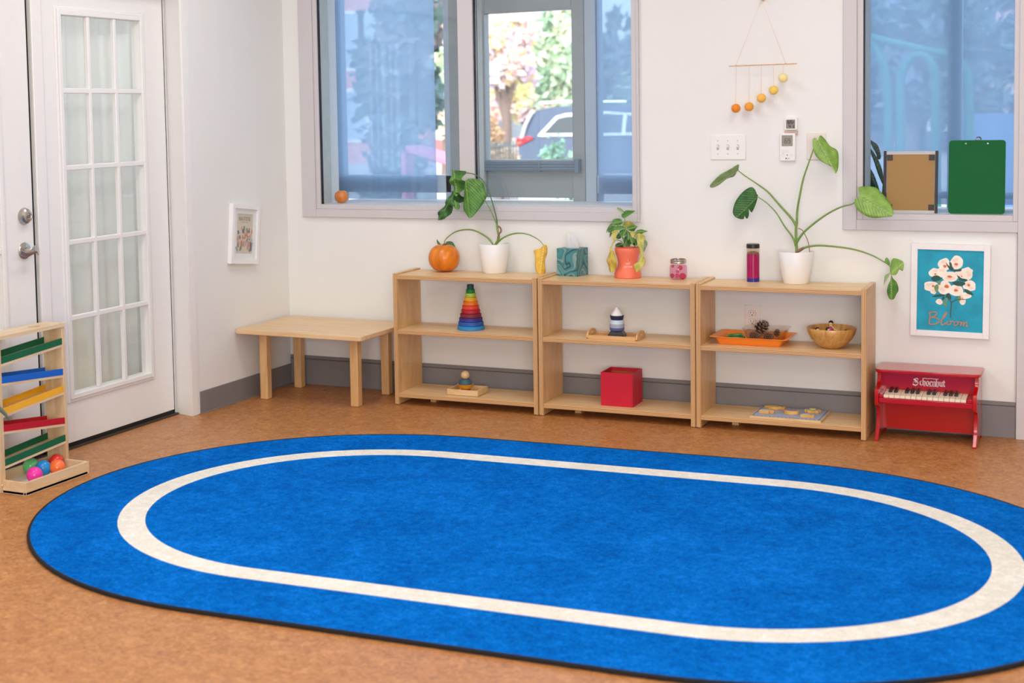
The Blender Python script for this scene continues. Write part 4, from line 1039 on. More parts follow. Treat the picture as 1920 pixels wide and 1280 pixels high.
piece('fish shaped puzzle piece', [(-.045, 0), (-.03, .018), (0, .024), (.022, .014), (.030, .006), (.048, .018), (.048, -.016), (.030, -.004), (.015, -.018), (-.02, -.018)], 'dcb965', -.083, .058)
piece('square house puzzle piece', [(-.032, -.018), (.012, -.018), (.012, -.008), (.032, -.008), (.032, .008), (.010, .010), (.0, .022), (-.030, .016)], 'c9cbd0', -.095, -.036)
piece('round puzzle piece', circ(.034, .024), '9a8f9a', .008, -.010, .016)
piece('wavy edged flower puzzle piece', [(.034*(1+.10*math.cos(9*2*PI*k/54))*math.cos(2*PI*k/54), .026*(1+.10*math.cos(9*2*PI*k/54))*math.sin(2*PI*k/54)) for k in range(54)], 'a9b0b4', .088, .052, .013,
      lambda o, cx, cy, z: M().prism(circ(.014, .010), lambda x, y: (cx+x, cy+y, z), lambda x, y: (cx+x, cy+y, z+.004)).build('yellow_centre', mat('paint_ccd06a', 'ccd06a', .5), o))
piece('half round puzzle piece', [(.030*math.cos(PI*k/16)*1.0, -.014+.034*math.sin(PI*k/16)) for k in range(17)], 'd0c9c4', .088, -.058, .012,
      lambda o, cx, cy, z: M().prism([(0, -.008), (.018, -.008), (.018, .006)], lambda x, y: (cx+x, cy+y, z), lambda x, y: (cx+x, cy+y, z+.0006)).build('brown_mark', mat('paint_7a5140', '7a5140', .5), o))
mk = M().prism([(.012*math.cos(2*PI*k/16), .006*math.sin(2*PI*k/16)) for k in range(16)], lambda x, y: (.022+x, -.083+y, .0104), lambda x, y: (.022+x, -.083+y, .0107))
mk.build('printed_mark', mat('paint_d08a6e', 'd08a6e', .5), pz)

# ------------------------------------------------------------- things on the wall
def seg7(mb, ch, x, z, w, h, place, t=.0011, mi=0):
    S = {'6': 'afgedc', '5': 'afgcd', '4': 'fgbc', '1': 'bc', '9': 'abcdfg', '7': 'abc', '2': 'abged', '0': 'abcdef'}[ch]
    m_ = h/2
    G = {'a': ((0, h), (w, h)), 'b': ((w, h), (w, m_)), 'c': ((w, m_), (w, 0)), 'd': ((0, 0), (w, 0)), 'e': ((0, 0), (0, m_)), 'f': ((0, m_), (0, h)), 'g': ((0, m_), (w, m_))}
    for s_ in S:
        a, b2 = G[s_]; stroke(mb, [(x+a[0], z+a[1]), (x+b2[0], z+b2[1])], t, place, mi)
LCD = mat('lcd_grey', (152, 150, 138), .3); INK = mat('lcd_ink', (26, 24, 24), .5); INKL = mat('lcd_faint_ink', (66, 64, 56), .5)
# light switches
sw = thing('light_switch_plate', 'white wall plate with three toggle light switches', 'light switch', (2.3805, WY, 1.2545))
M().box(-.081, .081, -.0065, 0, -.057, .057).build('plate', WHITEP, sw, bevel=.0025, seg=3)
for k in (-1, 0, 1):
    x = k*.046
    M().box(x-.005, x+.005, -.0075, -.0062, -.012, .012).build('switch_slot', mat('slot_grey', (176, 170, 160), .5), sw)
    M().add([(x-.004, -.007, -.006), (x+.004, -.007, -.006), (x+.004, -.007, .009), (x-.004, -.007, .009), (x-.0035, -.018, .003), (x+.0035, -.018, .003), (x+.0035, -.016, .009), (x-.0035, -.016, .009)], [(0, 1, 5, 4), (1, 2, 6, 5), (2, 3, 7, 6), (3, 0, 4, 7), (4, 5, 6, 7)]).build('toggle', WHITEP, sw, bevel=.0006)
    for zz in (-.030, .030): M().lathe([(0, .0015), (.0028, .001), (.0035, 0)], 12, X=Matrix.Translation((x, -.0065, zz)) @ Matrix.Rotation(PI/2, 4, 'X')).build('screw', mat('screw_white', (205, 203, 198), .4), sw)
# sensor
se = thing('room_sensor', 'small white thermometer with two-line display above the thermostat', 'thermometer', (2.669, WY, 1.357))
M().box(-.0295, .0275, -.016, 0, -.027, .030).build('sensor_body', WHITEP, se, bevel=.003, seg=3)
sc_ = M().box(-.0215, .0185, -.0165, -.0158, -.0205, .0195).build('screen', mat('lcd_dark', (140, 132, 124), .3), se)
dg = M(); pf = lambda x, z: (x, -.0169, z)
seg7(dg, '6', -.013, .002, .008, .014, pf, .0024); seg7(dg, '5', -.0015, .002, .008, .014, pf, .0024); seg7(dg, '1', .006, .003, .006, .010, pf, .002)
seg7(dg, '4', -.009, -.017, .007, .012, pf, .0022); seg7(dg, '1', .006, -.017, .006, .012, pf, .0022)
dg.build('digits', INK, sc_, solid=.0002)
st_ = M().box(-.029, .028, -.012, 0, -.044, -.0305).add([(.020, -.010, -.044), (.030, -.010, -.044), (.028, -.010, -.052), (.022, -.010, -.050)], [(0, 1, 2, 3)])
st_ = st_.build('label_strip', mat('dusty_rose_label', (196, 168, 154), .6), se)
tt = M(); 
for k in range(9): stroke(tt, [(-.016+k*.0036, -.0385+(k % 2)*.001), (-.0145+k*.0036, -.036-(k % 3)*.0006)], .0011, lambda x, z: (x, -.0123, z))
tt.build('small_print', mat('rose_print', (140, 110, 100), .6), st_, solid=.0002)
# thermostat
th_ = thing('thermostat', 'white wall thermostat showing 69 on a grey screen', 'thermostat', (2.654, WY, 1.2535))
M().box(-.0345, .0345, -.019, 0, -.0625, .0625).build('thermostat_body', WHITEP, th_, bevel=.003, seg=3)
sc_ = M().box(-.0255, .0235, -.0195, -.0188, .004, .0535).build('screen', LCD, th_)
dg = M(); pf = lambda x, z: (x, -.0199, z)
seg7(dg, '6', -.0105, .018, .009, .020, pf, .0018); seg7(dg, '9', .0035, .018, .009, .020, pf, .0018)
seg7(dg, '1', -.023, .020, .003, .005, pf, .0009)
dg.build('digits', INKL, sc_, solid=.0002)
bt_ = M()
def ringst(mb, cx, cz, r, w, y, n=20):
    for k in range(n):
        a, b2 = 2*PI*k/n, 2*PI*(k+1)/n
        mb.add([(cx+(r-w)*math.cos(a), y, cz+(r-w)*math.sin(a)), (cx+(r-w)*math.cos(b2), y, cz+(r-w)*math.sin(b2)), (cx+r*math.cos(b2), y, cz+r*math.sin(b2)), (cx+r*math.cos(a), y, cz+r*math.sin(a))], [(0, 1, 2, 3)])
for cx, cz in ((-.0195, -.020), (-.0195, -.036), (-.002, -.0195), (.0175, -.036)): ringst(bt_, cx, cz, .006, .0006, -.0193)
for cx, cz in ((-.0195, -.020), (-.002, -.0195), (.0175, -.036), (-.0195, -.036)): bt_.box(cx-.0018, cx+.0018, -.0194, -.0191, cz-.0004, cz+.0004)
bt_.box(-.022, -.017, -.0194, -.0191, -.0285, -.0275)
bt_.build('button_marks', mat('grey_print', (170, 168, 165), .5), th_)
M().lathe([(0, .0006), (.0022, .0004), (.0024, 0)], 16, X=Matrix.Translation((-.001, -.0191, -.036)) @ Matrix.Rotation(PI/2, 4, 'X')).build('indicator', BLACK, th_)
lg = M(); lg.lathe([(0, .0004), (.003, .0003), (.003, 0)], 20, X=Matrix.Translation((-.006, -.0191, -.051)) @ Matrix.Rotation(PI/2, 4, 'X'))
pf = lambda x, z: (x, -.0195, z)
stroke(lg, [(.0, -.0485), (.0, -.0535), (.003, -.0535)], .0010, pf)
stroke(lg, [(.0082, -.0490), (.0055, -.0487), (.0045, -.051), (.0055, -.0533), (.0082, -.0533), (.0082, -.0512), (.0064, -.0512)], .0010, pf)
lg.build('maker_mark', INK, th_)
# blank plate
bk = thing('blank_wall_plate', 'blank square off-white wall plate behind the tall plant leaf', 'wall plate', (2.7785, WY, 1.256))
M().box(-.0415, .0415, -.006, 0, -.060, .060).build('plate', mat('ivory_plastic', (232, 222, 214), .45), bk, bevel=.002)
# outlet
ou = thing('wall_outlet', 'white double electrical outlet on the wall behind the orange tray', 'outlet', (2.4905, WY, .4705))
M().box(-.0355, .0355, -.005, 0, -.057, .057).build('cover_plate', mat('outlet_plastic', (236, 228, 220), .45), ou, bevel=.002)
for zz in (.0195, -.0195):
    rr = [(x, z+zz) for x, z in [(.0165*math.cos(2*PI*k/32), max(-.0125, min(.0125, .0165*math.sin(2*PI*k/32)))) for k in range(32)]]
    rr2 = [(x*1.06, (z-zz)*1.06+zz) for x, z in rr]
    M().prism(rr2, lambda x, z: (x, -.0048, z), lambda x, z: (x, -.0053, z)).build('receptacle_gap', mat('outlet_gap', (110, 95, 85), .7), ou)
    f_ = M().prism(rr, lambda x, z: (x, -.005, z), lambda x, z: (x, -.0070, z)).build('receptacle', mat('outlet_plastic', (236, 228, 220), .45), ou)
    sl = M().box(-.0075, -.0055, -.0073, -.0068, zz-.0005, zz+.0065).box(.0055, .0075, -.0073, -.0068, zz-.0005, zz+.0065)
    sl.lathe([(0, .0005), (.0026, .0005), (.0026, 0)], 14, X=Matrix.Translation((0, -.0068, zz-.0075)) @ Matrix.Rotation(PI/2, 4, 'X'))
    sl.build('slots', BLACK, f_)
# mobile of felt balls
mbl = thing('felt_ball_mobile', 'hanging mobile with five orange to pale yellow balls on a thin wooden bar', 'wall hanging', (2.545, WY, 1.92))
mo = Vector((2.545, WY, 1.92))
def Lc(u, v, y=-.030): return P(u, v, y)-mo
A = Lc(1428, -1); barL = Lc(1367, 124); barR = Lc(1494, 119.3)
M().tube([barL, barR], .0024, 10).build('dowel', BEECH, mbl)
CORD = mat('peach_cord', (232, 178, 140), .8)
cd = M(); cd.tube([Lc(1380, 122.5), A, Lc(1473.5, 119)], .0007, 6)
for u, v in ((1380, 122.8), (1473.5, 119.5)): cd.sphere(Lc(u, v), .0035, n=12)
cd.build('hanging_cord', CORD, mbl)
M().lathe([(0, 0), (.006, 0), (.0065, .008), (.004, .04), (0, .042)], 16, X=Matrix.Translation(A+Vector((0, .042, 0))) @ Matrix.Rotation(PI/2, 4, 'X')).build('wall_pin', BEECH, mbl)
for (u, v, u2, v2, c, lab) in ((1379.8, 203, 1380.4, 123.5, 'ef8d28', 'orange ball'), (1404.6, 200, 1405, 122.5, 'f2a23a', 'light orange ball'), (1427.6, 184, 1427.6, 121.8, 'f5bd58', 'amber ball'), (1450.6, 169, 1450.4, 121, 'f3cc62', 'yellow ball'), (1468.6, 146, 1469.4, 120, 'f4e3a0', 'pale yellow ball')):
    c0 = Lc(u, v); b_ = M().sphere(c0, .0203, n=28).build('ball', mat('felt_'+c, c, .8, var=.05, bump=.3, bscale=300), mbl); b_['label'] = lab
    M().tube([c0+Vector((0, 0, .019)), Lc(u2, v2)], .0006, 6).build('cord', CORD, b_)

# framed print on the left wall, hanging a little askew
fm = thing('framed_print', 'small tilted white framed print of coral leaf sprigs lettered MATISSE', 'picture', (.0, -.4370, .8440))
fm.rotation_euler = (-math.radians(6.3), 0, 0)     # turned in the wall plane
def X3(x): return lambda y, z: (x, y, z)
FRW = mat('white_frame_paint', (240, 238, 236), .4, var=.01)
hw, hh_ = .127, .1515; b_ = .0235
f_ = M(); f_.box(.001, .026, -hw, -hw+b_, -hh_, hh_).box(.001, .026, hw-b_, hw, -hh_, hh_).box(.001, .026, -hw+b_, hw-b_, -hh_, -hh_+b_).box(.001, .026, -hw+b_, hw-b_, hh_-b_, hh_)
f_.build('frame', FRW, fm, bevel=.001)
M().box(.014, .016, -hw+b_, hw-b_, -hh_+b_, hh_-b_).build('mat_board', mat('white_mat_board', (246, 244, 242), .7), fm)
iw, i0, i1 = .073, -.098, .106
pr = M().box(.016, .0165, -iw, iw, i0, i1).build('printed_sheet', mat('beige_print', (222, 210, 190), .7, var=.03), fm)
GM = {'M': [((0, 0), (0, 1), 1), ((0, 1), (.45, 0), 1.3), ((.45, 0), (.9, 1), .5), ((.9, 1), (.9, 0), 1.3)], 'A': [((0, 0), (.4, 1), .5), ((.4, 1), (.8, 0), 1.3), ((.15, .35), (.65, .35), .5)],
      'T': [((.35, 0), (.35, 1), 1.3), ((0, 1), (.7, 1), .5), ((0, 1), (0, .8), .5), ((.7, 1), (.7, .8), .5)], 'I': [((.05, 0), (.05, 1), 1.3)], 'S': [((.55, .82), (.3, 1), .6), ((.3, 1), (.03, .8), .9), ((.03, .8), (.28, .52), 1.2), ((.28, .52), (.56, .25), 1.2), ((.56, .25), (.28, 0), .9), ((.28, 0), (0, .15), .6)],
      'E': [((.05, 0), (.05, 1), 1.3), ((.05, 1), (.6, 1), .5), ((.05, .5), (.45, .5), .5), ((.05, 0), (.62, 0), .5)]}
WM = {'M': .95, 'A': .85, 'T': .75, 'I': .15, 'S': .6, 'E': .62}
tx = M(); hgt = .0195; sp = .22; tot = sum(WM[c]+sp for c in 'MATISSE')-sp; sc2 = .0208; x = -tot/2*sc2*.86
for c in 'MATISSE':
    for a, b2, w in GM[c]: stroke(tx, [(x+a[0]*sc2*.86, .069+a[1]*hgt), (x+b2[0]*sc2*.86, .069+b2[1]*hgt)], .0027*w, lambda y, z: (.0169, y, z))
    if c in 'MAI T':
        for fx in ([0, .9] if c == 'M' else [0, .8] if c == 'A' else [.05] if c == 'I' else [.35]):
            stroke(tx, [(x+(fx-.12)*sc2*.86, .069), (x+(fx+.12)*sc2*.86, .069)], .0008, lambda y, z: (.0169, y, z))
    x += (WM[c]+sp)*sc2*.86
for k in range(8): stroke(tx, [(-.028+k*.0075, .0605), (-.0235+k*.0075, .0612)], .0022, lambda y, z: (.0169, y, z))
for k in range(14): stroke(tx, [(-.062+k*.009, .098), (-.057+k*.009, .0985)], .0018, lambda y, z: (.0169, y, z))
tx.build('lettering', mat('taupe_print', (112, 98, 84), .7), pr)
SPC = ['dd8f78', 'd9756a', '8f9c8a', '55606e', 'b6bcc4', 'c9a07e', 'e2a090', '7b8a74', '8a6a72']
sprigs = {c: M() for c in SPC}
rs_ = random.Random(11)
for k in range(46):
    c = SPC[k % len(SPC)]; bx0 = rs_.uniform(-.066, .066); bz = rs_.uniform(-.088, .020); lim = .045-abs(bx0)*.5
    if bz > lim: bz = rs_.uniform(-.08, -.02)
    an = PI/2+rs_.uniform(-.6, .6)+(-bx0*4); L_ = rs_.uniform(.018, .034)
    for j in range(5):
        t = j/5; cx = bx0+math.cos(an)*L_*t; cz = bz+math.sin(an)*L_*t
        for sg in (-1, 1):
            a = an+sg*.8; ll = .0115*(1-t*.5)
            ex, ez = cx+math.cos(a)*ll, cz+math.sin(a)*ll; nx, nz = -math.sin(a)*.0030, math.cos(a)*.0030
            mx_, mz_ = (cx+ex)/2, (cz+ez)/2
            yy = .0167+(k*10+j*2+(sg > 0))*.0000015
            sprigs[c].add([(yy, cx, cz), (yy, mx_+nx, mz_+nz), (yy, ex, ez), (yy, mx_-nx, mz_-nz)], [(0, 1, 2, 3)])
for c in SPC: sprigs[c].build('leaf_sprigs', mat('print_'+c, c, .7), pr)['kind'] = 'stuff'
M().box(.0205, .0208, -hw+b_, hw-b_, -hh_+b_, hh_-b_).build('glazing', CLEAR, fm)

# framed flower print on the back wall
cb = Vector((3.3466, WY, .6275))
fb = thing('framed_print', 'white framed painting of white flowers on turquoise lettered Bloom above the piano', 'picture', cb)
fb.rotation_euler = (0, math.radians(.6), 0)
hw, hh_ = .1600, .2020; b_ = .0255
f_ = M(); f_.box(-hw, -hw+b_, -.024, -.001, -hh_, hh_).box(hw-b_, hw, -.024, -.001, -hh_, hh_).box(-hw+b_, hw-b_, -.024, -.001, -hh_, -hh_+b_).box(-hw+b_, hw-b_, -.024, -.001, hh_-b_, hh_)
f_.build('frame', FRW, fb, bevel=.001)
cv = M().box(-hw+b_, hw-b_, -.016, -.012, -hh_+b_, hh_-b_).build('canvas', mat('turquoise_paint', (10, 158, 186), .6, var=.18, vscale=14), fb)
# painting map: zoom pixels (190..998, 100..1120) -> canvas
def pm(x, y): return ((x-585)/812*2*(hw-b_), (605-y)/1010*2*(hh_-b_))
def blob(mb, pts, lay, k=4, mi=0):
    ps = smooth([(*pm(*p), 0) for p in pts], k, True); cx = sum(p.x for p in ps)/len(ps); cz = sum(p.y for p in ps)/len(ps); y = -.0161-lay*.00012-LIFT[0]*3e-6; LIFT[0] = (LIFT[0]+1) % 24
    mb.add([(cx, y, cz)]+[(p.x, y, p.y) for p in ps], [(0, 1+i, 1+(i+1) % len(ps)) for i in range(len(ps))], mi)
PW_, PC, PO, PG, PG2, PS = (M() for _ in range(6))
def flower(x, y, rx, ry, seed, lay, part=None):
    r2 = random.Random(seed); n = 10
    blob(PW_, [(x+rx*(1+r2.uniform(-.13, .14))*math.cos(2*PI*k/n), y+ry*(1+r2.uniform(-.13, .14))*math.sin(2*PI*k/n)) for k in range(n)], lay)
    for k in range(3):
        a = r2.uniform(0, 6.28); blob(PW_, [(x+rx*.45*math.cos(a)+rx*.35*math.cos(q_), y+ry*.45*math.sin(a)+ry*.28*math.sin(q_)) for q_ in (0, 1.5, 3.1, 4.7)], lay+.4, 4, 1)
for i, (x, y, rx, ry) in enumerate([(510, 285, 72, 82), (660, 255, 82, 82), (400, 390, 75, 60), (480, 380, 60, 60), (780, 390, 78, 82), (585, 430, 98, 68), (350, 560, 92, 68), (380, 620, 40, 36), (690, 400, 60, 50), (520, 570, 88, 82), (660, 600, 92, 72), (820, 535, 82, 68), (760, 660, 80, 42), (740, 730, 40, 42), (455, 750, 42, 34), (835, 350, 26, 26)]):
    flower(x, y, rx, ry, i+3, i*.6)
for i, (x, y, w_) in enumerate([(515, 303, 20), (660, 272, 20), (580, 428, 22), (545, 555, 24), (655, 598, 22), (815, 525, 20), (375, 555, 14), (405, 405, 14), (725, 420, 9), (500, 765, 8), (740, 690, 10)]):
    r2 = random.Random(i+50); blob(PO, [(x+w_*r2.uniform(.6, 1.5)*math.cos(a), y+w_*.8*r2.uniform(.5, 1.3)*math.sin(a)) for a in (0, .9, 1.8, 2.7, 3.6, 4.5, 5.4)], 14)
for pts in ([(525, 250), (560, 290), (625, 340), (600, 355), (560, 320)], [(570, 250), (595, 260), (610, 310), (630, 330), (585, 320)], [(610, 340), (680, 335), (715, 330), (715, 355), (640, 362)], [(350, 460), (390, 425), (440, 425), (478, 455), (440, 485), (380, 490)],
            [(610, 505), (680, 478), (770, 500), (740, 535), (670, 540)], [(670, 405), (710, 440), (790, 455), (780, 480), (700, 470)], [(760, 575), (820, 590), (872, 640), (820, 640), (775, 615)], [(365, 685), (450, 655), (520, 655), (520, 672), (440, 688)], [(550, 640), (575, 640), (600, 680), (590, 715), (540, 700), (535, 670)], [(500, 680), (525, 685), (510, 720), (488, 715)]): blob(PG, pts, 13, 3)
for pts in ([(390, 560), (430, 530), (445, 580), (420, 630), (400, 610)], [(430, 490), (470, 500), (460, 540), (440, 520)], [(680, 670), (715, 665), (720, 700), (700, 740), (685, 710)], [(500, 740), (540, 770), (560, 800), (520, 790)], [(535, 700), (560, 700), (545, 755), (530, 770)]): blob(PG2, pts, 13.2, 3)
pl2 = lambda x, y: (*[pm(x, y)[0]], -.0180, pm(x, y)[1])
stroke(PS, [(575, 700), (600, 745), (605, 790), (598, 850), (598, 940)], 12, pl2); stroke(PS, [(605, 748), (650, 720), (700, 705), (770, 705)], 9, pl2); stroke(PS, [(640, 722), (660, 690), (690, 672)], 6, pl2)
# strokes drawn in painting pixels keep their width in pixels
for nm, mb, c in (('white_petals', PW_, (250, 240, 224)), ('flower_centres', PO, (226, 112, 52)), ('dark_leaves', PG, (34, 84, 74)), ('light_leaves', PG2, (122, 150, 98)), ('flower_stem', PS, (74, 92, 64))):
    if mb.v: mb.build(nm, [mat('paint_'+nm, c, .6), mat('paint_petal_tint', (246, 222, 202), .6)], cv)
wd = M(); CW = 15
for st_ in ([(338, 878), (345, 940), (340, 985), (335, 1030)], [(330, 905), (365, 882), (405, 878), (428, 893), (415, 920), (380, 940), (350, 950), (410, 950), (452, 970), (455, 1000), (420, 1025), (370, 1035), (335, 1030)],
            [(480, 985), (520, 935), (552, 885), (540, 880), (505, 940), (485, 1000), (492, 1035), (520, 1025), (555, 1000)], [(575, 985), (556, 1000), (560, 1025), (585, 1025), (603, 1000), (590, 980), (612, 985), (640, 985)],
            [(665, 985), (642, 1000), (648, 1030), (675, 1028), (692, 1002), (678, 985), (700, 988), (720, 985)], [(728, 985), (722, 1035), (738, 1000), (757, 985), (760, 1005), (752, 1035), (768, 1005), (790, 985), (800, 1005), (792, 1040), (812, 1030)]):
    stroke(wd, st_, CW if st_[0][0] < 560 else 13, lambda x, y: (pm(x, y)[0], -.0182, pm(x, y)[1]), 0, 4)
wd.build('lettering', mat('copper_paint', (184, 134, 100), .5), cv)

# ------------------------------------------------------------- boards on the sill of window 2
def board_pos(u, v, y): q = P(u, v, y); return q
sz = W2[2]+.0275
q1 = P(1662, 397, .065); q2 = P(1752, 398, .065)
bb_ = thing('sketch_board', 'translucent amber board with dark side rails and corner clips in the right window', 'board', ((q1.x+q2.x)/2, .055, sz))
bb_.rotation_euler = (math.radians(-5), 0, 0)
AMB = glass('amber_plastic', (.66, .46, .24), 1.45, .9)
AMB2 = sheer('amber_sheet', (222, 180, 124), .10, (.80, .58, .30), 0, .45)
w_, h_ = .108, .272
M().box(-w_+.008, w_-.008, -.0015, .0015, .012, h_-.004).build('amber_sheet', AMB2, bb_)
for s_ in (-1, 1): M().box(s_*w_-.006, s_*w_+.006, -.005, .006, -.0, h_+.002).build('side_rail', mat('dark_brown_rail', (48, 34, 30), .5), bb_, bevel=.001)
M().box(-w_+.006, w_-.006, -.003, .003, h_-.014, h_).build('top_strip', TRIMG, bb_)
M().box(-w_+.006, w_-.006, -.003, .003, 0, .012).build('bottom_strip', TRIMG, bb_)
for s_ in (-1, 1):
    for z_ in (.026, h_-.028): M().box(s_*(w_-.020)-.012, s_*(w_-.020)+.012, -.005, .004, z_-.012, z_+.012).build('corner_clip', mat('dark_clip', (62, 44, 36), .5), bb_, bevel=.001)
q1 = P(1779, 401, .065); q2 = P(1884, 401, .065)
cbx = (q1.x+q2.x)/2
cl = thing('clipboard', 'translucent green clipboard standing in the right window', 'clipboard', (cbx, .048, sz))
cl.rotation_euler = (math.radians(-4), 0, 0)
GRN = sheer('green_acrylic', (34, 140, 80), .05, (.04, .48, .22), 0, .45)
w_, h_ = .114, .318
M().prism(rrect(-w_, w_, 0, h_, .014), lambda x, z: (x, -.0012, z), lambda x, z: (x, .0012, z)).build('backing_board', GRN, cl)
ck = M().box(-.058, .020+.058-.02, .002, .009, h_-.040, h_-.006).build('clip_plate', METAL, cl, bevel=.002)
cz = M(); cz.tube([(.004+.010*math.cos(a), .004, h_+.004+.010*math.sin(a)) for a in [PI*k/10-.3 for k in range(17)]], .0028, 8)
cz.box(-.010, .018, -.001, .008, h_-.006, h_+.002)
cz.build('hanging_loop', mat('clip_steel', (120, 120, 120), .3, metal=.8), ck)
for x in (-.046, .042): M().lathe([(0, .001), (.0028, .0008), (.0035, 0)], 14, X=Matrix.Translation((x, -.0013, h_-.014)) @ Matrix.Rotation(PI/2, 4, 'X')).build('rivet', METAL, cl)
# dark strappy plant in the cavity
Z = zm((1560, 0), 360/1002)
q = P(1640, 388, .26); org = (q.x-.02, .26, .975)
sp_ = thing('potted_dracaena', 'dark strap-leaved plant half hidden at the left edge of the right window', 'plant', org)
pot(sp_, .03, .038, .06, mat('dark_plastic_pot', (40, 44, 50), .5))
BLF = leafmat('dark_strap_leaf', (34, 66, 50), (60, 90, 70), edge=(40, 80, 66))
leaf(sp_, 'leaf', BLF, Z, [(188, 722), (215, 738), (240, 760), (255, 810), (250, 832), (235, 825), (232, 790), (215, 755)], (245, 830), (188, 722), .25, (0, .3), .3, org)
leaf(sp_, 'leaf', BLF, Z, [(186, 755), (215, 790), (245, 840), (265, 900), (268, 965), (245, 920), (225, 860), (215, 810), (190, 775)], (266, 965), (186, 755), .25, (0, .3), .3, org)
leaf(sp_, 'leaf', BLF, Z, [(186, 865), (215, 900), (235, 950), (250, 1000), (262, 1040), (225, 1000), (195, 985), (180, 930)], (262, 1040), (186, 865), .24, (0, .3), .3, org)
leaf(sp_, 'leaf', BLF, Z, [(266, 960), (280, 980), (285, 1040), (268, 1060), (262, 1010)], (272, 1060), (266, 960), .25, (0, .3), .3, org)

# ------------------------------------------------------------- toy piano
pn = thing('toy_piano', 'small glossy red upright toy piano with ivory keys on the floor', 'toy piano', (3.0725, -.006, 0))
ox_ = Vector((3.0725, -.006, 0)); W_ = .408
RL = mat('red_lacquer', (182, 8, 16), .18, var=.02, coat=.5)
prof = [(-.004, 0), (-.004, .288), (-.170, .288), (-.172, .272), (-.178, .254), (-.192, .240), (-.212, .232), (-.234, .229), (-.248, .222), (-.253, .208), (-.253, .168), (-.248, .154), (-.236, .149), (-.216, .146), (-.203, .136), (-.196, .115), (-.198, .090), (-.208, .062), (-.226, .036), (-.246, .018), (-.254, .008), (-.254, 0), (-.228, 0), (-.208, .012), (-.176, .020), (-.060, .020), (-.03, .008), (-.028, 0)]
for x0, x1 in ((.0, .0165), (W_-.0165, W_)):
    p_ = M().prism(prof, lambda y, z: (x0, y, z), lambda y, z: (x1, y, z)); o_ = p_.build('side_panel', RL, pn, bevel=.0022, seg=3)
    if x0 > .1:
        for yy, zz in ((-.045, .262), (-.075, .215), (-.12, .165), (-.075, .118), (-.20, .195)): M().lathe([(0, .0012), (.0045, .0008), (.0052, 0)], 14, X=Matrix.Translation((x1, yy+.0, zz)) @ Matrix.Rotation(PI/2, 4, 'Y')).build('screw', STEEL, o_)
lidp = [(.012, -.0), (W_-.012+.004, -.0), (W_+.010, -.012), (W_+.010, -.175), (W_+.002, -.195), (W_-.02, -.203), (.02, -.203), (-.002, -.195), (-.008, -.175), (-.008, -.012)]
M().prism(lidp, lambda x, y: (x, y, .288), lambda x, y: (x, y, .302)).build('lid', RL, pn, bevel=.004, seg=4)
M().box(.0165, W_-.0165, -.140, -.132, .186, .288).build('music_panel', RL, pn)
M().box(.0165, W_-.0165, -.125, -.115, .034, .166).build('lower_panel', RL, pn)
M().box(.0165, W_-.0165, -.246, -.120, .166, .188).build('key_bed', RL, pn, bevel=.002)
M().box(.0165, .0335, -.240, -.140, .188, .203).build('key_block', RL, pn, bevel=.002)
M().box(W_-.0415, W_-.0165, -.240, -.140, .188, .203).build('key_block', RL, pn, bevel=.002)
M().box(.0165, W_-.0165, -.020, -.010, .02, .288).build('back_panel', RL, pn)
IV = mat('ivory_keys', (238, 224, 196), .3, var=.02); BKK = mat('black_keys', (18, 18, 20), .25)
kx0, kx1 = .0345, W_-.0425; kw = (kx1-kx0)/15
k0 = M().add([(-kw/2+.0007, -.238, .1885), (kw/2-.0007, -.238, .1885), (kw/2-.0007, -.1405, .1885), (-kw/2+.0007, -.1405, .1885), (-kw/2+.0007, -.238, .2005), (kw/2-.0007, -.238, .2005), (kw/2-.0007, -.1405, .209), (-kw/2+.0007, -.1405, .209)], [(0, 3, 2, 1), (4, 5, 6, 7), (0, 1, 5, 4), (1, 2, 6, 5), (2, 3, 7, 6), (3, 0, 4, 7)]).build('white_key', IV, pn, bevel=.0008)
for k in range(15):
    o_ = k0 if k == 0 else k0.copy()
    if k: COL.objects.link(o_); o_.parent = pn
    o_.location = (kx0+kw*(k+.5), 0, 0)
bkm = M(); bw = .0062
bkm.add([(-bw*1.25, -.196, .2035), (bw*1.25, -.196, .2035), (bw*1.25, -.1405, .2085), (-bw*1.25, -.1405, .2085), (-bw, -.190, .2145), (bw, -.190, .2145), (bw, -.1405, .2195), (-bw, -.1405, .2195)], [(0, 3, 2, 1), (4, 5, 6, 7), (0, 1, 5, 4), (1, 2, 6, 5), (2, 3, 7, 6), (3, 0, 4, 7)])
kb0 = bkm.build('black_key', BKK, pn, bevel=.0015)
zx = lambda a: (a-257)/(1365-257)*15
first = True
for a in (345, 428, 555, 640, 722, 855, 940, 1072, 1155, 1242):
    o_ = kb0 if first else kb0.copy()
    if not first: COL.objects.link(o_); o_.parent = pn
    first = False
    o_.location = (kx0+kw*round(zx(a)-.15+.0), 0, 0)
# blackletter name on the music panel, broad-nib strokes
def nib(mb, pts, place, w=.13, th=.05, ang=math.radians(38)):
    nv = Vector((math.cos(ang), math.sin(ang)))*w/2; tv = Vector((-math.sin(ang), math.cos(ang)))*th/2
    for (a, b2) in zip(pts, pts[1:]):
        a, b2 = Vector(a), Vector(b2); corners = [p+s1*nv+s2*tv for p in (a, b2) for s1 in (-1, 1) for s2 in (-1, 1)]
        # convex hull
        cs = sorted(set((round(c.x, 6), round(c.y, 6)) for c in corners))
        def half(c_):
            h = []
            for p in c_:
                while len(h) > 1 and (h[-1][0]-h[-2][0])*(p[1]-h[-2][1])-(h[-1][1]-h[-2][1])*(p[0]-h[-2][0]) <= 0: h.pop()
                h.append(p)
            return h[:-1]
        H_ = half(cs)+half(cs[::-1])
        if len(H_) > 2: mb.add(lift([place(*p) for p in H_]), [tuple(range(len(H_)))])
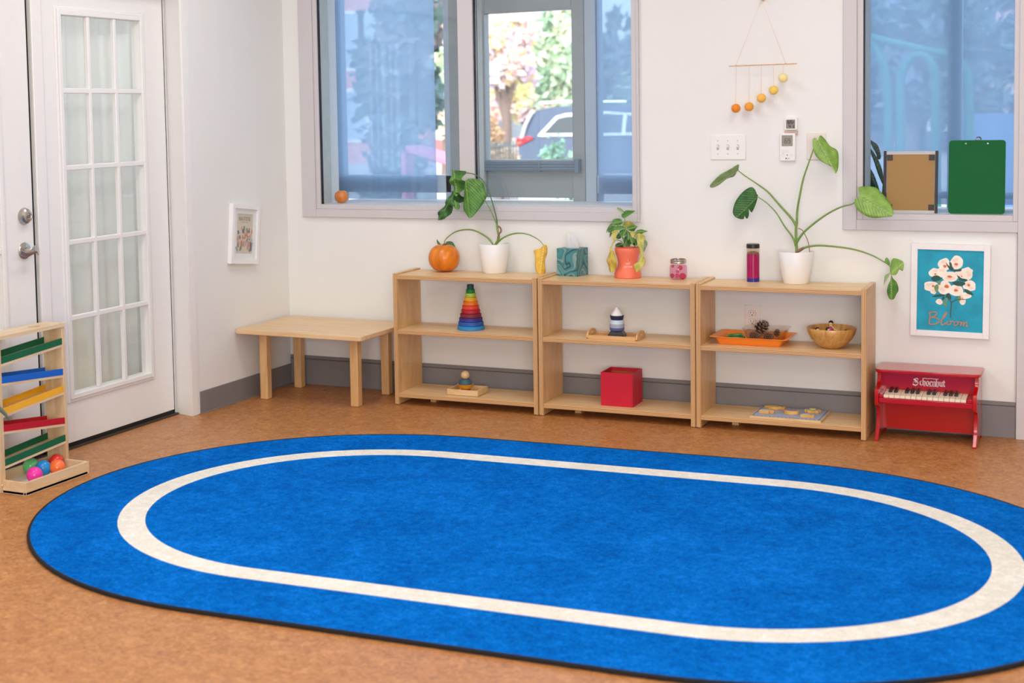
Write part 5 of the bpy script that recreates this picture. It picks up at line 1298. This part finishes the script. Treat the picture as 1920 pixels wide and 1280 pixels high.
BL = {'S': (1.25, [[(1.0, 1.25), (.75, 1.45), (.4, 1.35), (.25, 1.05), (.55, .85), (.9, .65), (1.0, .35), (.7, .05), (.3, .0), (.05, .2)], [(.1, .55), (.45, .75), (.95, 1.0)], [(.15, 1.2), (.6, 1.1), (.6, .5)], [(.0, .1), (.5, -.15), (.9, .05)]]),
      'c': (.55, [[(.42, .95), (.12, .8), (.12, .2), (.35, .02), (.48, .15)]]),
      'h': (.66, [[(.12, 1.45), (.12, .05)], [(.12, .75), (.4, .95), (.5, .75), (.48, .2), (.34, -.15)]]),
      'o': (.62, [[(.12, .8), (.12, .2), (.3, .02), (.5, .2), (.5, .8), (.3, .98), (.12, .8)]]),
      'e': (.55, [[(.12, .8), (.12, .2), (.33, .02), (.47, .15)], [(.12, .8), (.32, .98), (.46, .8), (.14, .5)]]),
      'n': (.66, [[(.05, .9), (.14, .82), (.14, .08), (.2, .0)], [(.14, .75), (.38, .97), (.52, .82), (.52, .1), (.6, .02)]]),
      'u': (.66, [[(.05, .95), (.14, .88), (.14, .15), (.3, .02), (.5, .2)], [(.5, .97), (.5, .1), (.6, .0)]]),
      't': (.45, [[(.18, 1.25), (.18, .15), (.36, .02)], [(.0, .92), (.4, .92)]])}
x = 0; sc3 = .0170; lt = M(); total = sum(BL[c][0] for c in 'Schoenhut')
sx = .131/total
for c in 'Schoenhut':
    wd_, sts = BL[c]
    for st_ in sts: nib(lt, st_, lambda a, b2: (.1415+(x+a)*sx, -.1404, .2330+b2*.0205), .19, .06)
    x += wd_
zz = lambda a, b2: (.1415+a, -.1404, .2365+b2)
for pts in ([(.040, .026), (.048, .0285), (.060, .0265), (.072, .0285), (.085, .0270), (.104, .0275)], [(.052, -.0045), (.075, -.006), (.10, -.0045)]):
    stroke(lt, pts, .0028 if pts[0][1] > 0 else .0012, zz, 0, 3)
lt.build('lettering', mat('silver_print', (226, 214, 210), .4), pn)

# ------------------------------------------------------------- ball run toy
br = thing('ball_run_tower', 'wooden ball run tower with coloured ramps in front of the glazed door', 'toy', (.09, -2.19, 0))
bo_ = Vector((.09, -2.19, 0))
def lb(x0, x1, y0, y1, z0, z1): return M().box(x0-.09, x1-.09, y0+2.19, y1+2.19, z0, z1)
lb(.04, .14, -2.006, -1.989, 0, .596).build('upright', PINEZ, br, bevel=.0012)
lb(.04, .14, -2.398, -2.364, 0, .596).build('upright', PINEZ, br, bevel=.0012)
# top plank with round entry hole
tp = M(); y0, y1, x0, x1 = -2.402+2.19, -1.987+2.19, .034-.09, .144-.09
hy, hx, hr = -2.115+2.19, .0, .026; NP = 40
ring_i = [(hx+hr*math.cos(2*PI*k/NP), hy+hr*math.sin(2*PI*k/NP)) for k in range(NP)]
ring_o = []
for k in range(NP):
    a = 2*PI*k/NP; c_, s_ = math.cos(a), math.sin(a); f = .05/max(abs(c_), abs(s_)); ring_o.append((hx+c_*f, hy+s_*f))
for z, flip in ((.596, 0), (.611, 1)):
    tp.add([(x, y, z) for x, y in ring_i]+[(x, y, z) for x, y in ring_o], [(k, (k+1) % NP, NP+(k+1) % NP, NP+k) for k in range(NP)])
tp.add([(x, y, .596) for x, y in ring_i]+[(x, y, .611) for x, y in ring_i], [(k, (k+1) % NP, NP+(k+1) % NP, NP+k) for k in range(NP)])
tp.box(x0, x1, y0, hy-.05, .596, .611).box(x0, x1, hy+.05, y1, .596, .611).box(x0, -.05, hy-.05, hy+.05, .596, .611).box(.05, x1, hy-.05, hy+.05, .596, .611)
tp.build('top_board', PINE, br)
FEL = dict(green=(0, 98, 62), blue=(0, 98, 196), yellow=(244, 178, 36), red=(190, 8, 30))
for nm, c, zl, zr in (('green', 'green', .5274, .5502), ('blue', 'blue', .4511, .4236), ('yellow', 'yellow', .3272, .3537), ('red', 'red', .2617, .2213), ('dark green', 'green', .1256, .1499)):
    ya, yb = -2.364+2.19, -2.006+2.19; h_ = .026
    def slab(xa, xb, dz0, dz1):
        return M().add([(x, y, z+d) for d in (dz0, dz1) for (y, z) in ((ya, zl), (yb, zr)) for x in (xa, xb)], [(0, 2, 3, 1), (4, 5, 7, 6), (0, 1, 5, 4), (2, 6, 7, 3), (0, 4, 6, 2), (1, 3, 7, 5)])
    r_ = slab(.042-.09, .1395-.09, -h_-.010, -h_).build('ramp', PINE, br); r_['label'] = nm+' edged ramp'
    CF = mat('ramp_paint_'+nm, FEL[c], .5, var=.04)
    slab(.136-.09, .1400-.09, -h_, 0).build('ramp_rail', CF, r_); slab(.042-.09, .046-.09, -h_, .000).build('ramp_rail', CF, r_)
M().lathe([(0, .002), (.006, .0015), (.007, 0)], 16, X=Matrix.Translation((.05, -2.381+2.19, .028)) @ Matrix.Rotation(PI/2, 4, 'Y')).build('screw', STEEL, br)
# catch tray
tr_ = M(); h_ = .050
tr_.box(.04-.09, .2575-.09, -2.384+2.19, -2.018+2.19, .0, .010)
tr2 = M().box(.2455-.09, .2575-.09, -2.384+2.19, -2.006+2.19, 0, h_).box(.1405-.09, .2455-.09, -2.384+2.19, -2.372+2.19, 0, h_).box(.1405-.09, .2455-.09, -2.018+2.19, -2.006+2.19, 0, h_)
tr2.box(.04-.09, .0455-.09, -2.364+2.19, -2.006+2.19, .0, h_)
ty = tr_.build('catch_tray', mat('white_laminate', (232, 224, 210), .5), br); tr2.build('tray_wall', PINE, ty, bevel=.0012)
def ball(label, u, v, c, tr=.5):
    q = PZ(u, v, .0435); o = thing('plastic_ball', label, 'ball', (q.x, q.y, .0102), 0, 'coloured balls in the catch tray')
    mt, nt, b = nodes('ball_'+c); b.inputs['Base Color'].default_value = (*lin(c), 1); b.inputs['Roughness'].default_value = .18; b.inputs['Subsurface Weight'].default_value = .6; b.inputs['Subsurface Radius'].default_value = (.02, .02, .02)
    M().sphere((0, 0, .0322), .0322, n=40).build('ball_shell', mt, o)
    return o
for a in (('pink ball at the front of the catch tray', 64.8, 889.5, 'f03cae'), ('blue ball in the middle of the catch tray', 81, 877, '1e8fd2'), ('green ball behind the pink one in the catch tray', 58, 872.5, '6fd08a'),
          ('orange ball near the front edge of the catch tray', 107.5, 875.5, 'fb7a3c')): ball(*a)
ball('red ball at the back of the catch tray', 105, 866, 'e8302c')

# strap leaf reaching in from the left edge, plant stands outside the frame
lf0 = Vector((.30, -3.05, 0))
fl = thing('floor_plant', 'grey green leaf tip reaching in at the left edge beside the ball run', 'plant', lf0)
pot(fl, .07, .09, .16, mat('grey_pot', (150, 150, 150), .6))
q = PX(19, 788, .20); q0_ = PX(-40, 745, .28)
pts = smooth([Vector((0, 0, .14)), Vector((-.02, .08, .30)), q0_-lf0, PX(0, 767, .22)-lf0, q-lf0], 5)
vs = []; fs = []
for i, p in enumerate(pts):
    t = i/(len(pts)-1); w_ = .012*(math.sin(PI*min(1, .1+t*.9))**.6)*(1 if t < .999 else 0)+.0004
    d_ = Vector((0, .5, .85)).normalized()
    vs += [p-d_*w_, p+Vector((.004, 0, 0)), p+d_*w_]
for i in range(len(pts)-1):
    fs += [(3*i, 3*i+1, 3*i+4, 3*i+3), (3*i+1, 3*i+2, 3*i+5, 3*i+4)]
mb = M(); mb.add(vs, fs, 0, True); mb.build('leaf', mat('grey_green_leaf', (112, 142, 120), .5), fl, solid=.001)

# ------------------------------------------------------------- outdoors
GZ = -.15
struct('ground_outside', M().box(-60, 30, .58, 90, GZ-.2, GZ), mat('pale_paving', (188, 184, 182), .8, var=.08, vscale=.6))
struct('ground_playground', M().box(1.2, 14, .6, 16, GZ, GZ+.01), mat('dark_play_surface', (84, 98, 118), .9, var=.15, vscale=1.2))
# parked car: body, roof, windows, wheels
CY = 22.0
rear = P(970, 262, CY); rr_ = P(1080, 262, CY)
car = thing('parked_car', 'dark blue-grey estate car parked across the street behind the big window', 'car', (rear.x, CY, GZ), -.06); car.scale = (.93, .93, .93)
CB = mat('slate_blue_car_paint', (58, 76, 104), .25, metal=.3, coat=1.0); CG = mat('dark_car_glass', (52, 62, 66), .08, coat=.6); CH = mat('bright_trim', (226, 230, 236), .25, metal=.6); TY = mat('tyre_rubber', (26, 26, 28), .8)
S_ = 1.0; hz = 1.86
side = [(.10, .42), (.02, .60), (.0, .95), (.06, 1.10), (.28, 1.62), (.40, 1.76), (.9, hz-.03), (2.0, hz), (3.0, 1.78), (3.5, 1.60), (4.1, 1.22), (4.9, 1.10), (5.15, .95), (5.2, .6), (5.1, .38), (4.6, .32), (.6, .32)]
def carpt(x, z, y): 
    tuck = .0 if z < 1.15 else (z-1.15)*.28
    return (x, y+tuck if y < 1 else y-tuck, z)
M().prism(side, lambda x, z: carpt(x, z, 0), lambda x, z: carpt(x, z, 1.85)).build('car_body', CB, car, bevel=.05, seg=3)
def carwin(poly, d, mt, nm, par=None, b=0):
    return M().prism(poly, lambda x, z: (x, carpt(x, z, 0)[1]-d, z), lambda x, z: (x, carpt(x, z, 0)[1]+.03, z)).build(nm, mt, par or car)
fr = [(.52, 1.16), (.56, 1.22), (.92, 1.60), (1.15, 1.66), (2.1, 1.70), (3.0, 1.62), (3.7, 1.22), (3.7, 1.16)]
carwin(fr, .012, CH, 'window_trim')
carwin([(.66, 1.22), (.98, 1.56), (1.18, 1.60), (1.62, 1.62), (1.62, 1.22)], .026, CG, 'side_window')
carwin([(1.74, 1.22), (1.74, 1.62), (2.1, 1.64), (2.55, 1.62), (2.55, 1.22)], .026, CG, 'side_window')
carwin([(2.64, 1.22), (2.64, 1.61), (2.95, 1.57), (3.5, 1.24)], .026, CG, 'side_window')
M().add([(.01, -.02, .92), (.42, -.025, 1.12), (.30, -.025, 1.16), (.05, -.02, 1.10)], [(0, 1, 2, 3)]).box(-.02, .08, .0, .25, .95, 1.12).build('tail_light', mat('red_tail_light', (226, 24, 44), .2), car, solid=.02)
M().tube([(.5, .18, hz+.05), (1.0, .2, hz+.07), (2.6, .2, hz+.04)], .025, 8).build('roof_rail', CH, car)
M().tube([(.10, .02, 1.10), (.20, .03, 1.42), (.34, .10, 1.72)], .045, 8).build('rear_pillar_trim', CH, car)
for wx in (1.05, 4.15):
    for wy in (.0, 1.66):
        w_ = M().lathe([(0, 0), (.2, 0), (.32, .02), (.36, .05), (.36, .18), (.32, .20), (0, .20)], 28, X=Matrix.Translation((wx, wy+.19, .36)) @ Matrix.Rotation(PI/2, 4, 'X')).build('wheel', TY, car)
    M().lathe([(0, .02), (.22, .0), (.22, -.02)], 20, X=Matrix.Translation((wx, -.02, .36)) @ Matrix.Rotation(PI/2, 4, 'X')).build('hub_cap', CH, car)

def leafcloud(name, label, cat, cx, cy, cz, rx, ry, rz_, n, size, cols, seed, trunk=None, group=None, dens=.55):
    """tree or shrub crown made of many small leaves in clumps"""
    r = random.Random(seed); loc = (cx, cy, GZ)
    o = thing(name, label, cat, loc, 0, group)
    mb = M(); clumps = []
    for _ in range(max(6, n//60)):
        while True:
            p = Vector((r.uniform(-1, 1), r.uniform(-1, 1), r.uniform(-1, 1)))
            if p.length < 1: break
        clumps.append((Vector((p.x*rx, p.y*ry, p.z*rz_+cz-GZ)), r.randrange(len(cols)), r.uniform(.3, .7)))
    for k in range(n):
        c, ci, sp = clumps[k % len(clumps)]
        p = c+Vector((r.gauss(0, sp*rx*.28), r.gauss(0, sp*ry*.28), r.gauss(0, sp*rz_*.28)))
        if p.z < .02: p.z = .02+r.random()*.1
        a = Vector((r.gauss(0, 1), r.gauss(0, 1), r.gauss(0, 1))).normalized(); b2 = a.orthogonal().normalized(); s_ = size*r.uniform(.6, 1.4)
        mb.add([p-a*s_, p-b2*s_*.6, p+a*s_, p+b2*s_*.6], [(0, 1, 2, 3)], ci if r.random() < .8 else r.randrange(len(cols)))
    mats = []
    for c in cols:
        k = 'foliage_'+c
        if k not in MATS:
            mt = mat(k, c, .6, var=.1); b_ = mt.node_tree.nodes['Principled BSDF']
        mats.append(MATS[k])
    mb.build('foliage', mats, o)
    if trunk:
        t = M(); t.tube([(0, 0, 0), (.05, 0, (cz-GZ)*.5), (-.05, 0, cz-GZ)], [trunk, trunk*.8, trunk*.4], 10)
        for s_ in (-1, 1): t.tube([(0, 0, (cz-GZ)*.5), (s_*rx*.35, 0, (cz-GZ)*.9), (s_*rx*.6, 0, cz-GZ+rz_*.2)], [trunk*.5, trunk*.3, trunk*.12], 8)
        t.build('trunk', mat('tree_bark', (120, 104, 98), .9, var=.2), o)
    return o
YEL = ['f4ecae', 'f8e8c0', 'ecd6c8', 'dccde0', 'eee9a0']; GRE = ['dfeacb', 'b4d0b0', '8fb498', 'eef3dd', 'a4c4a4']; DRK = ['54707a', '3e5a58', '6c8584', '48625c']
PNK = ['e6c6c2', 'd7c3d6', 'f1dcc4', 'f2ecc4']
def at(u, v, y): return P(u, v, y)
for (u, v, y, wpx, hpx, cols, nm, lab, cat, n, sz_, tr__) in [
    (945, 110, 24, 130, 190, YEL+PNK[:1], 'autumn_tree', 'pale yellow autumn tree across the street in the left of the clear pane', 'tree', 2600, .13, .14),
    (1050, 100, 27, 110, 230, GRE, 'street_tree', 'pale green tree behind the parked car in the clear pane', 'tree', 2600, .13, .16),
    (985, 170, 30, 140, 110, PNK+['9fb0a0'], 'autumn_tree', 'pinkish low tree between the yellow and the green trees', 'tree', 1500, .12, .10),
    (760, 110, 16, 170, 260, DRK+['6d6a70'], 'street_tree', 'dark tree seen through the blue shade of the left pane', 'tree', 3000, .14, .16),
    (832, 120, 26, 60, 260, PNK+GRE[:2], 'autumn_tree', 'pale tree showing in the narrow gap beside the blue shade', 'tree', 1200, .13, .12),
    (1150, 120, 32, 130, 200, DRK+GRE[1:3], 'street_tree', 'grey green tree behind the narrow right shade', 'tree', 2000, .14, .14),
    (1700, 70, 15, 260, 330, DRK+['7d8fa0'], 'street_tree', 'dark tree behind the climbing arches', 'tree', 3000, .15, .16),
    (1890, 80, 17, 200, 330, DRK+PNK[:1], 'street_tree', 'dark tree seen at the right of the right window', 'tree', 2600, .15, .16),
    (936, 258, 17, 66, 56, ['b09070', 'c0a488', 'a0825f'], 'hedge', 'russet brown hedge left of the parked car', 'hedge', 1500, .06, None),
    (1045, 290, 15.5, 110, 36, ['7fae98', '9cc4ae', '648f80'], 'low_shrub', 'low green shrub in front of the parked car', 'shrub', 900, .05, None),
    (745, 260, 15, 150, 90, ['5d7480', '6d848c', '4c626c'], 'low_shrub', 'dark low shrub behind the blue shade of the left pane', 'shrub', 1400, .09, None)]:
    c = at(u, v, y); d = (c-CP).dot(Fv); s_ = d/FPX
    zt0 = c.z+hpx*s_/2
    cz0, rz0 = (c.z, hpx*s_/2) if tr__ else ((zt0+GZ)/2, (zt0-GZ)/2)
    leafcloud(nm, lab, cat, c.x, c.y, max(cz0, GZ+rz0), wpx*s_/2, wpx*s_/2*.7, rz0, n, sz_, cols, hash((u, v)) % 997 if False else int(u+v), tr__)
# buildings across the street
BRICK = mat('pink_brick', (206, 140, 136), .9, var=.12, vscale=3); CRM = mat('pale_render', (232, 230, 226), .8)
def building(label, u0, u1, y, ztop, mt, wins, depth=6):
    a, b2 = P(u0, 200, y), P(u1, 200, y)
    o = thing('building', label, 'building', ((a.x+b2.x)/2, y, GZ)); w_ = (b2.x-a.x)/2
    M().box(-w_, w_, 0, depth, 0, ztop).build('wall', mt, o)
    M().box(-w_-.15, w_+.15, -.15, depth, ztop, ztop+.3).build('cornice', CRM, o)
    for (t, z, ww, wh) in wins:
        f_ = M().box(-w_+2*w_*t-ww/2-.1, -w_+2*w_*t+ww/2+.1, -.06, 0.02, z-.1, z+wh+.1).build('window', CRM, o)
        M().box(-w_+2*w_*t-ww/2, -w_+2*w_*t+ww/2, -.08, -.05, z, z+wh).build('pane', mat('far_window_glass', (150, 170, 184), .1, coat=.5), f_)
    return o
building('pink brick building seen through the blue shade of the left pane', 560, 800, 36, 9, BRICK, [(.42, 3.2, 1.2, 1.8), (.62, 3.2, 1.2, 1.8), (.85, 3.2, 1.2, 1.8), (.42, .8, 1.2, 1.6), (.7, .8, 1.2, 1.6)])
building('pale house front behind the trees and the parked car', 845, 1240, 46, 3.2, CRM, [(.15, .6, 1.2, 1.5), (.3, .6, 1.2, 1.5), (.45, .6, 1.2, 1.5), (.62, .6, 1.2, 1.5), (.8, .6, 1.2, 1.5)])
building('brick building far behind the right window', 1560, 1690, 40, 6, mat('dull_brick', (120, 96, 104), .9, var=.2, vscale=2), [(.3, .8, 1.2, 1.6), (.55, .8, 1.2, 1.6)])
building('slate grey building far behind the right window', 1735, 2000, 44, 6.5, mat('slate_cladding', (92, 106, 122), .8, var=.1), [(.2, .8, 1.4, 1.6), (.45, .8, 1.4, 1.6), (.7, .8, 1.4, 1.6)])
# iron fence in front of the hedge
fe = thing('street_fence', 'dark thin railing fence in front of the russet hedge', 'fence', (P(905, 285, 13).x, 13, GZ))
f_ = M(); L_ = P(968, 285, 13).x-P(905, 285, 13).x; zt_ = P(940, 272, 13).z-GZ
f_.box(0, L_, -.015, .015, zt_-.03, zt_).box(0, L_, -.015, .015, .12, .15)
FM = mat('dark_iron', (70, 88, 96), .6)
f_.build('rails', FM, fe)
for k in range(14): M().cyl((L_*k/13, 0, 0), (L_*k/13, 0, zt_+.05), .012, n=8).build('picket', FM, fe)
# playground arches outside window 2
ar = thing('climbing_arches', 'teal tubular playground climbing arches outside the right window', 'climbing frame', (P(1700, 290, 5).x, 5, GZ))
ao = Vector((P(1700, 290, 5).x, 5, GZ)); TEAL = mat('teal_tube_paint', (34, 128, 116), .5)
def pipe(pts, nm='arch_tube', rad=.036):
    c = [P(u, v, 5)-ao for u, v in pts]
    M().tube(smooth(c, 6), rad, 12).build(nm, TEAL, ar)
gz_ = P(1700, 640, 5)
pipe([(1668, 700), (1666, 300), (1664, 180), (1655, 120), (1638, 88), (1618, 72), (1600, 66)])
pipe([(1688, 700), (1688, 300), (1688, 160), (1698, 122), (1718, 103), (1738, 108), (1752, 132), (1755, 180), (1755, 300), (1758, 700)])
pipe([(1820, 700), (1817, 300), (1816, 160), (1808, 130), (1795, 112), (1775, 104)])
pipe([(1600, 62), (1660, 76), (1720, 90), (1782, 102)], 'top_bar', .03)
# low painted wall / blue bench band across the playground
pw = tag(M().box(P(1778, 212, 9).x, P(2050, 212, 9).x, 9, 9.2, GZ, P(1850, 213, 9).z).build('playground_wall', mat('blue_grey_wall', (84, 118, 168), .7)), 'low blue-grey wall outside behind the green clipboard', 'wall')
# pink slide seen in the gap beside the left shade
ps_ = P(820, 268, 6); pe_ = P(846, 300, 6)
tag(M().prism([(.15, -.02), (.9, -.25), (.9, -.31), (.15, -.08)], lambda x, z: (ps_.x-.5+x, 6, ps_.z+z), lambda x, z: (ps_.x-.5+x, 6.4, ps_.z+z)).box(ps_.x-.45, ps_.x-.40, 6.1, 6.3, GZ, ps_.z-.09).box(ps_.x+.3, ps_.x+.35, 6.1, 6.3, GZ, ps_.z-.30).build('pink_slide', mat('pink_plastic', (214, 120, 150), .5), bevel=.01), 'pink play slide outside beside the blue shade', 'slide')

# ------------------------------------------------------------- light
wo = bpy.data.worlds.new('sky'); SC.world = wo; wo.use_nodes = True
nt = wo.node_tree; bg = nt.nodes['Background']
sky = nt.nodes.new('ShaderNodeTexSky'); sky.sky_type = 'NISHITA'; sky.sun_disc = False; sky.sun_elevation = math.radians(38); sky.sun_rotation = math.radians(160); sky.air_density = 1.0; sky.dust_density = 3.0; sky.ozone_density = 1.2
mx = nt.nodes.new('ShaderNodeMix'); mx.data_type = 'RGBA'; mx.inputs[0].default_value = .75; mx.inputs[7].default_value = (1.0, 1.03, 1.08, 1)
nt.links.new(sky.outputs[0], mx.inputs[6]); nt.links.new(mx.outputs[2], bg.inputs[0]); bg.inputs[1].default_value = 1.6
su = bpy.data.lights.new('sun', 'SUN'); su.energy = 3.0; su.angle = .03; su.color = (1, .96, .9)
so = bpy.data.objects.new('sun', su); COL.objects.link(so); so.rotation_euler = (math.radians(50), 0, math.radians(-25))
def area(name, x, y, z, sx_, sy_, e_, col=(1, .965, .92), rot=(0, 0, 0)):
    l = bpy.data.lights.new(name, 'AREA'); l.shape = 'RECTANGLE'; l.size = sx_; l.size_y = sy_; l.energy = e_; l.color = col
    o = bpy.data.objects.new(name, l); COL.objects.link(o); o.location = (x, y, z); o.rotation_euler = rot
    return o
WARM = (.985, .985, .985)
for x, kx in ((1.0, 1.15), (3.3, .92), (5.6, .66)):
    for y, ky in ((-1.5, 15.3), (-3.6, 16.6), (-5.8, 16)): area('ceiling_panel', x, y, 2.73, .6, 1.2, ky*kx, WARM)
area('rear_fill', 5.15, -8.9, 1.55, 3.4, 1.5, 250, (.985, .985, .985), (math.radians(90), 0, 0))  # added frontal fill from behind the camera; no window is built there
area('hall_fill', -1.4, -1.6, 2.7, .8, 1.6, 55, (.93, .97, 1.0))  # added fill behind the doors to brighten the curtains
SC.view_settings.view_transform = 'Standard'; SC.view_settings.look = 'None'; SC.view_settings.gamma = 1; SC.view_settings.exposure = -0.02
SC.view_settings.use_curve_mapping = False
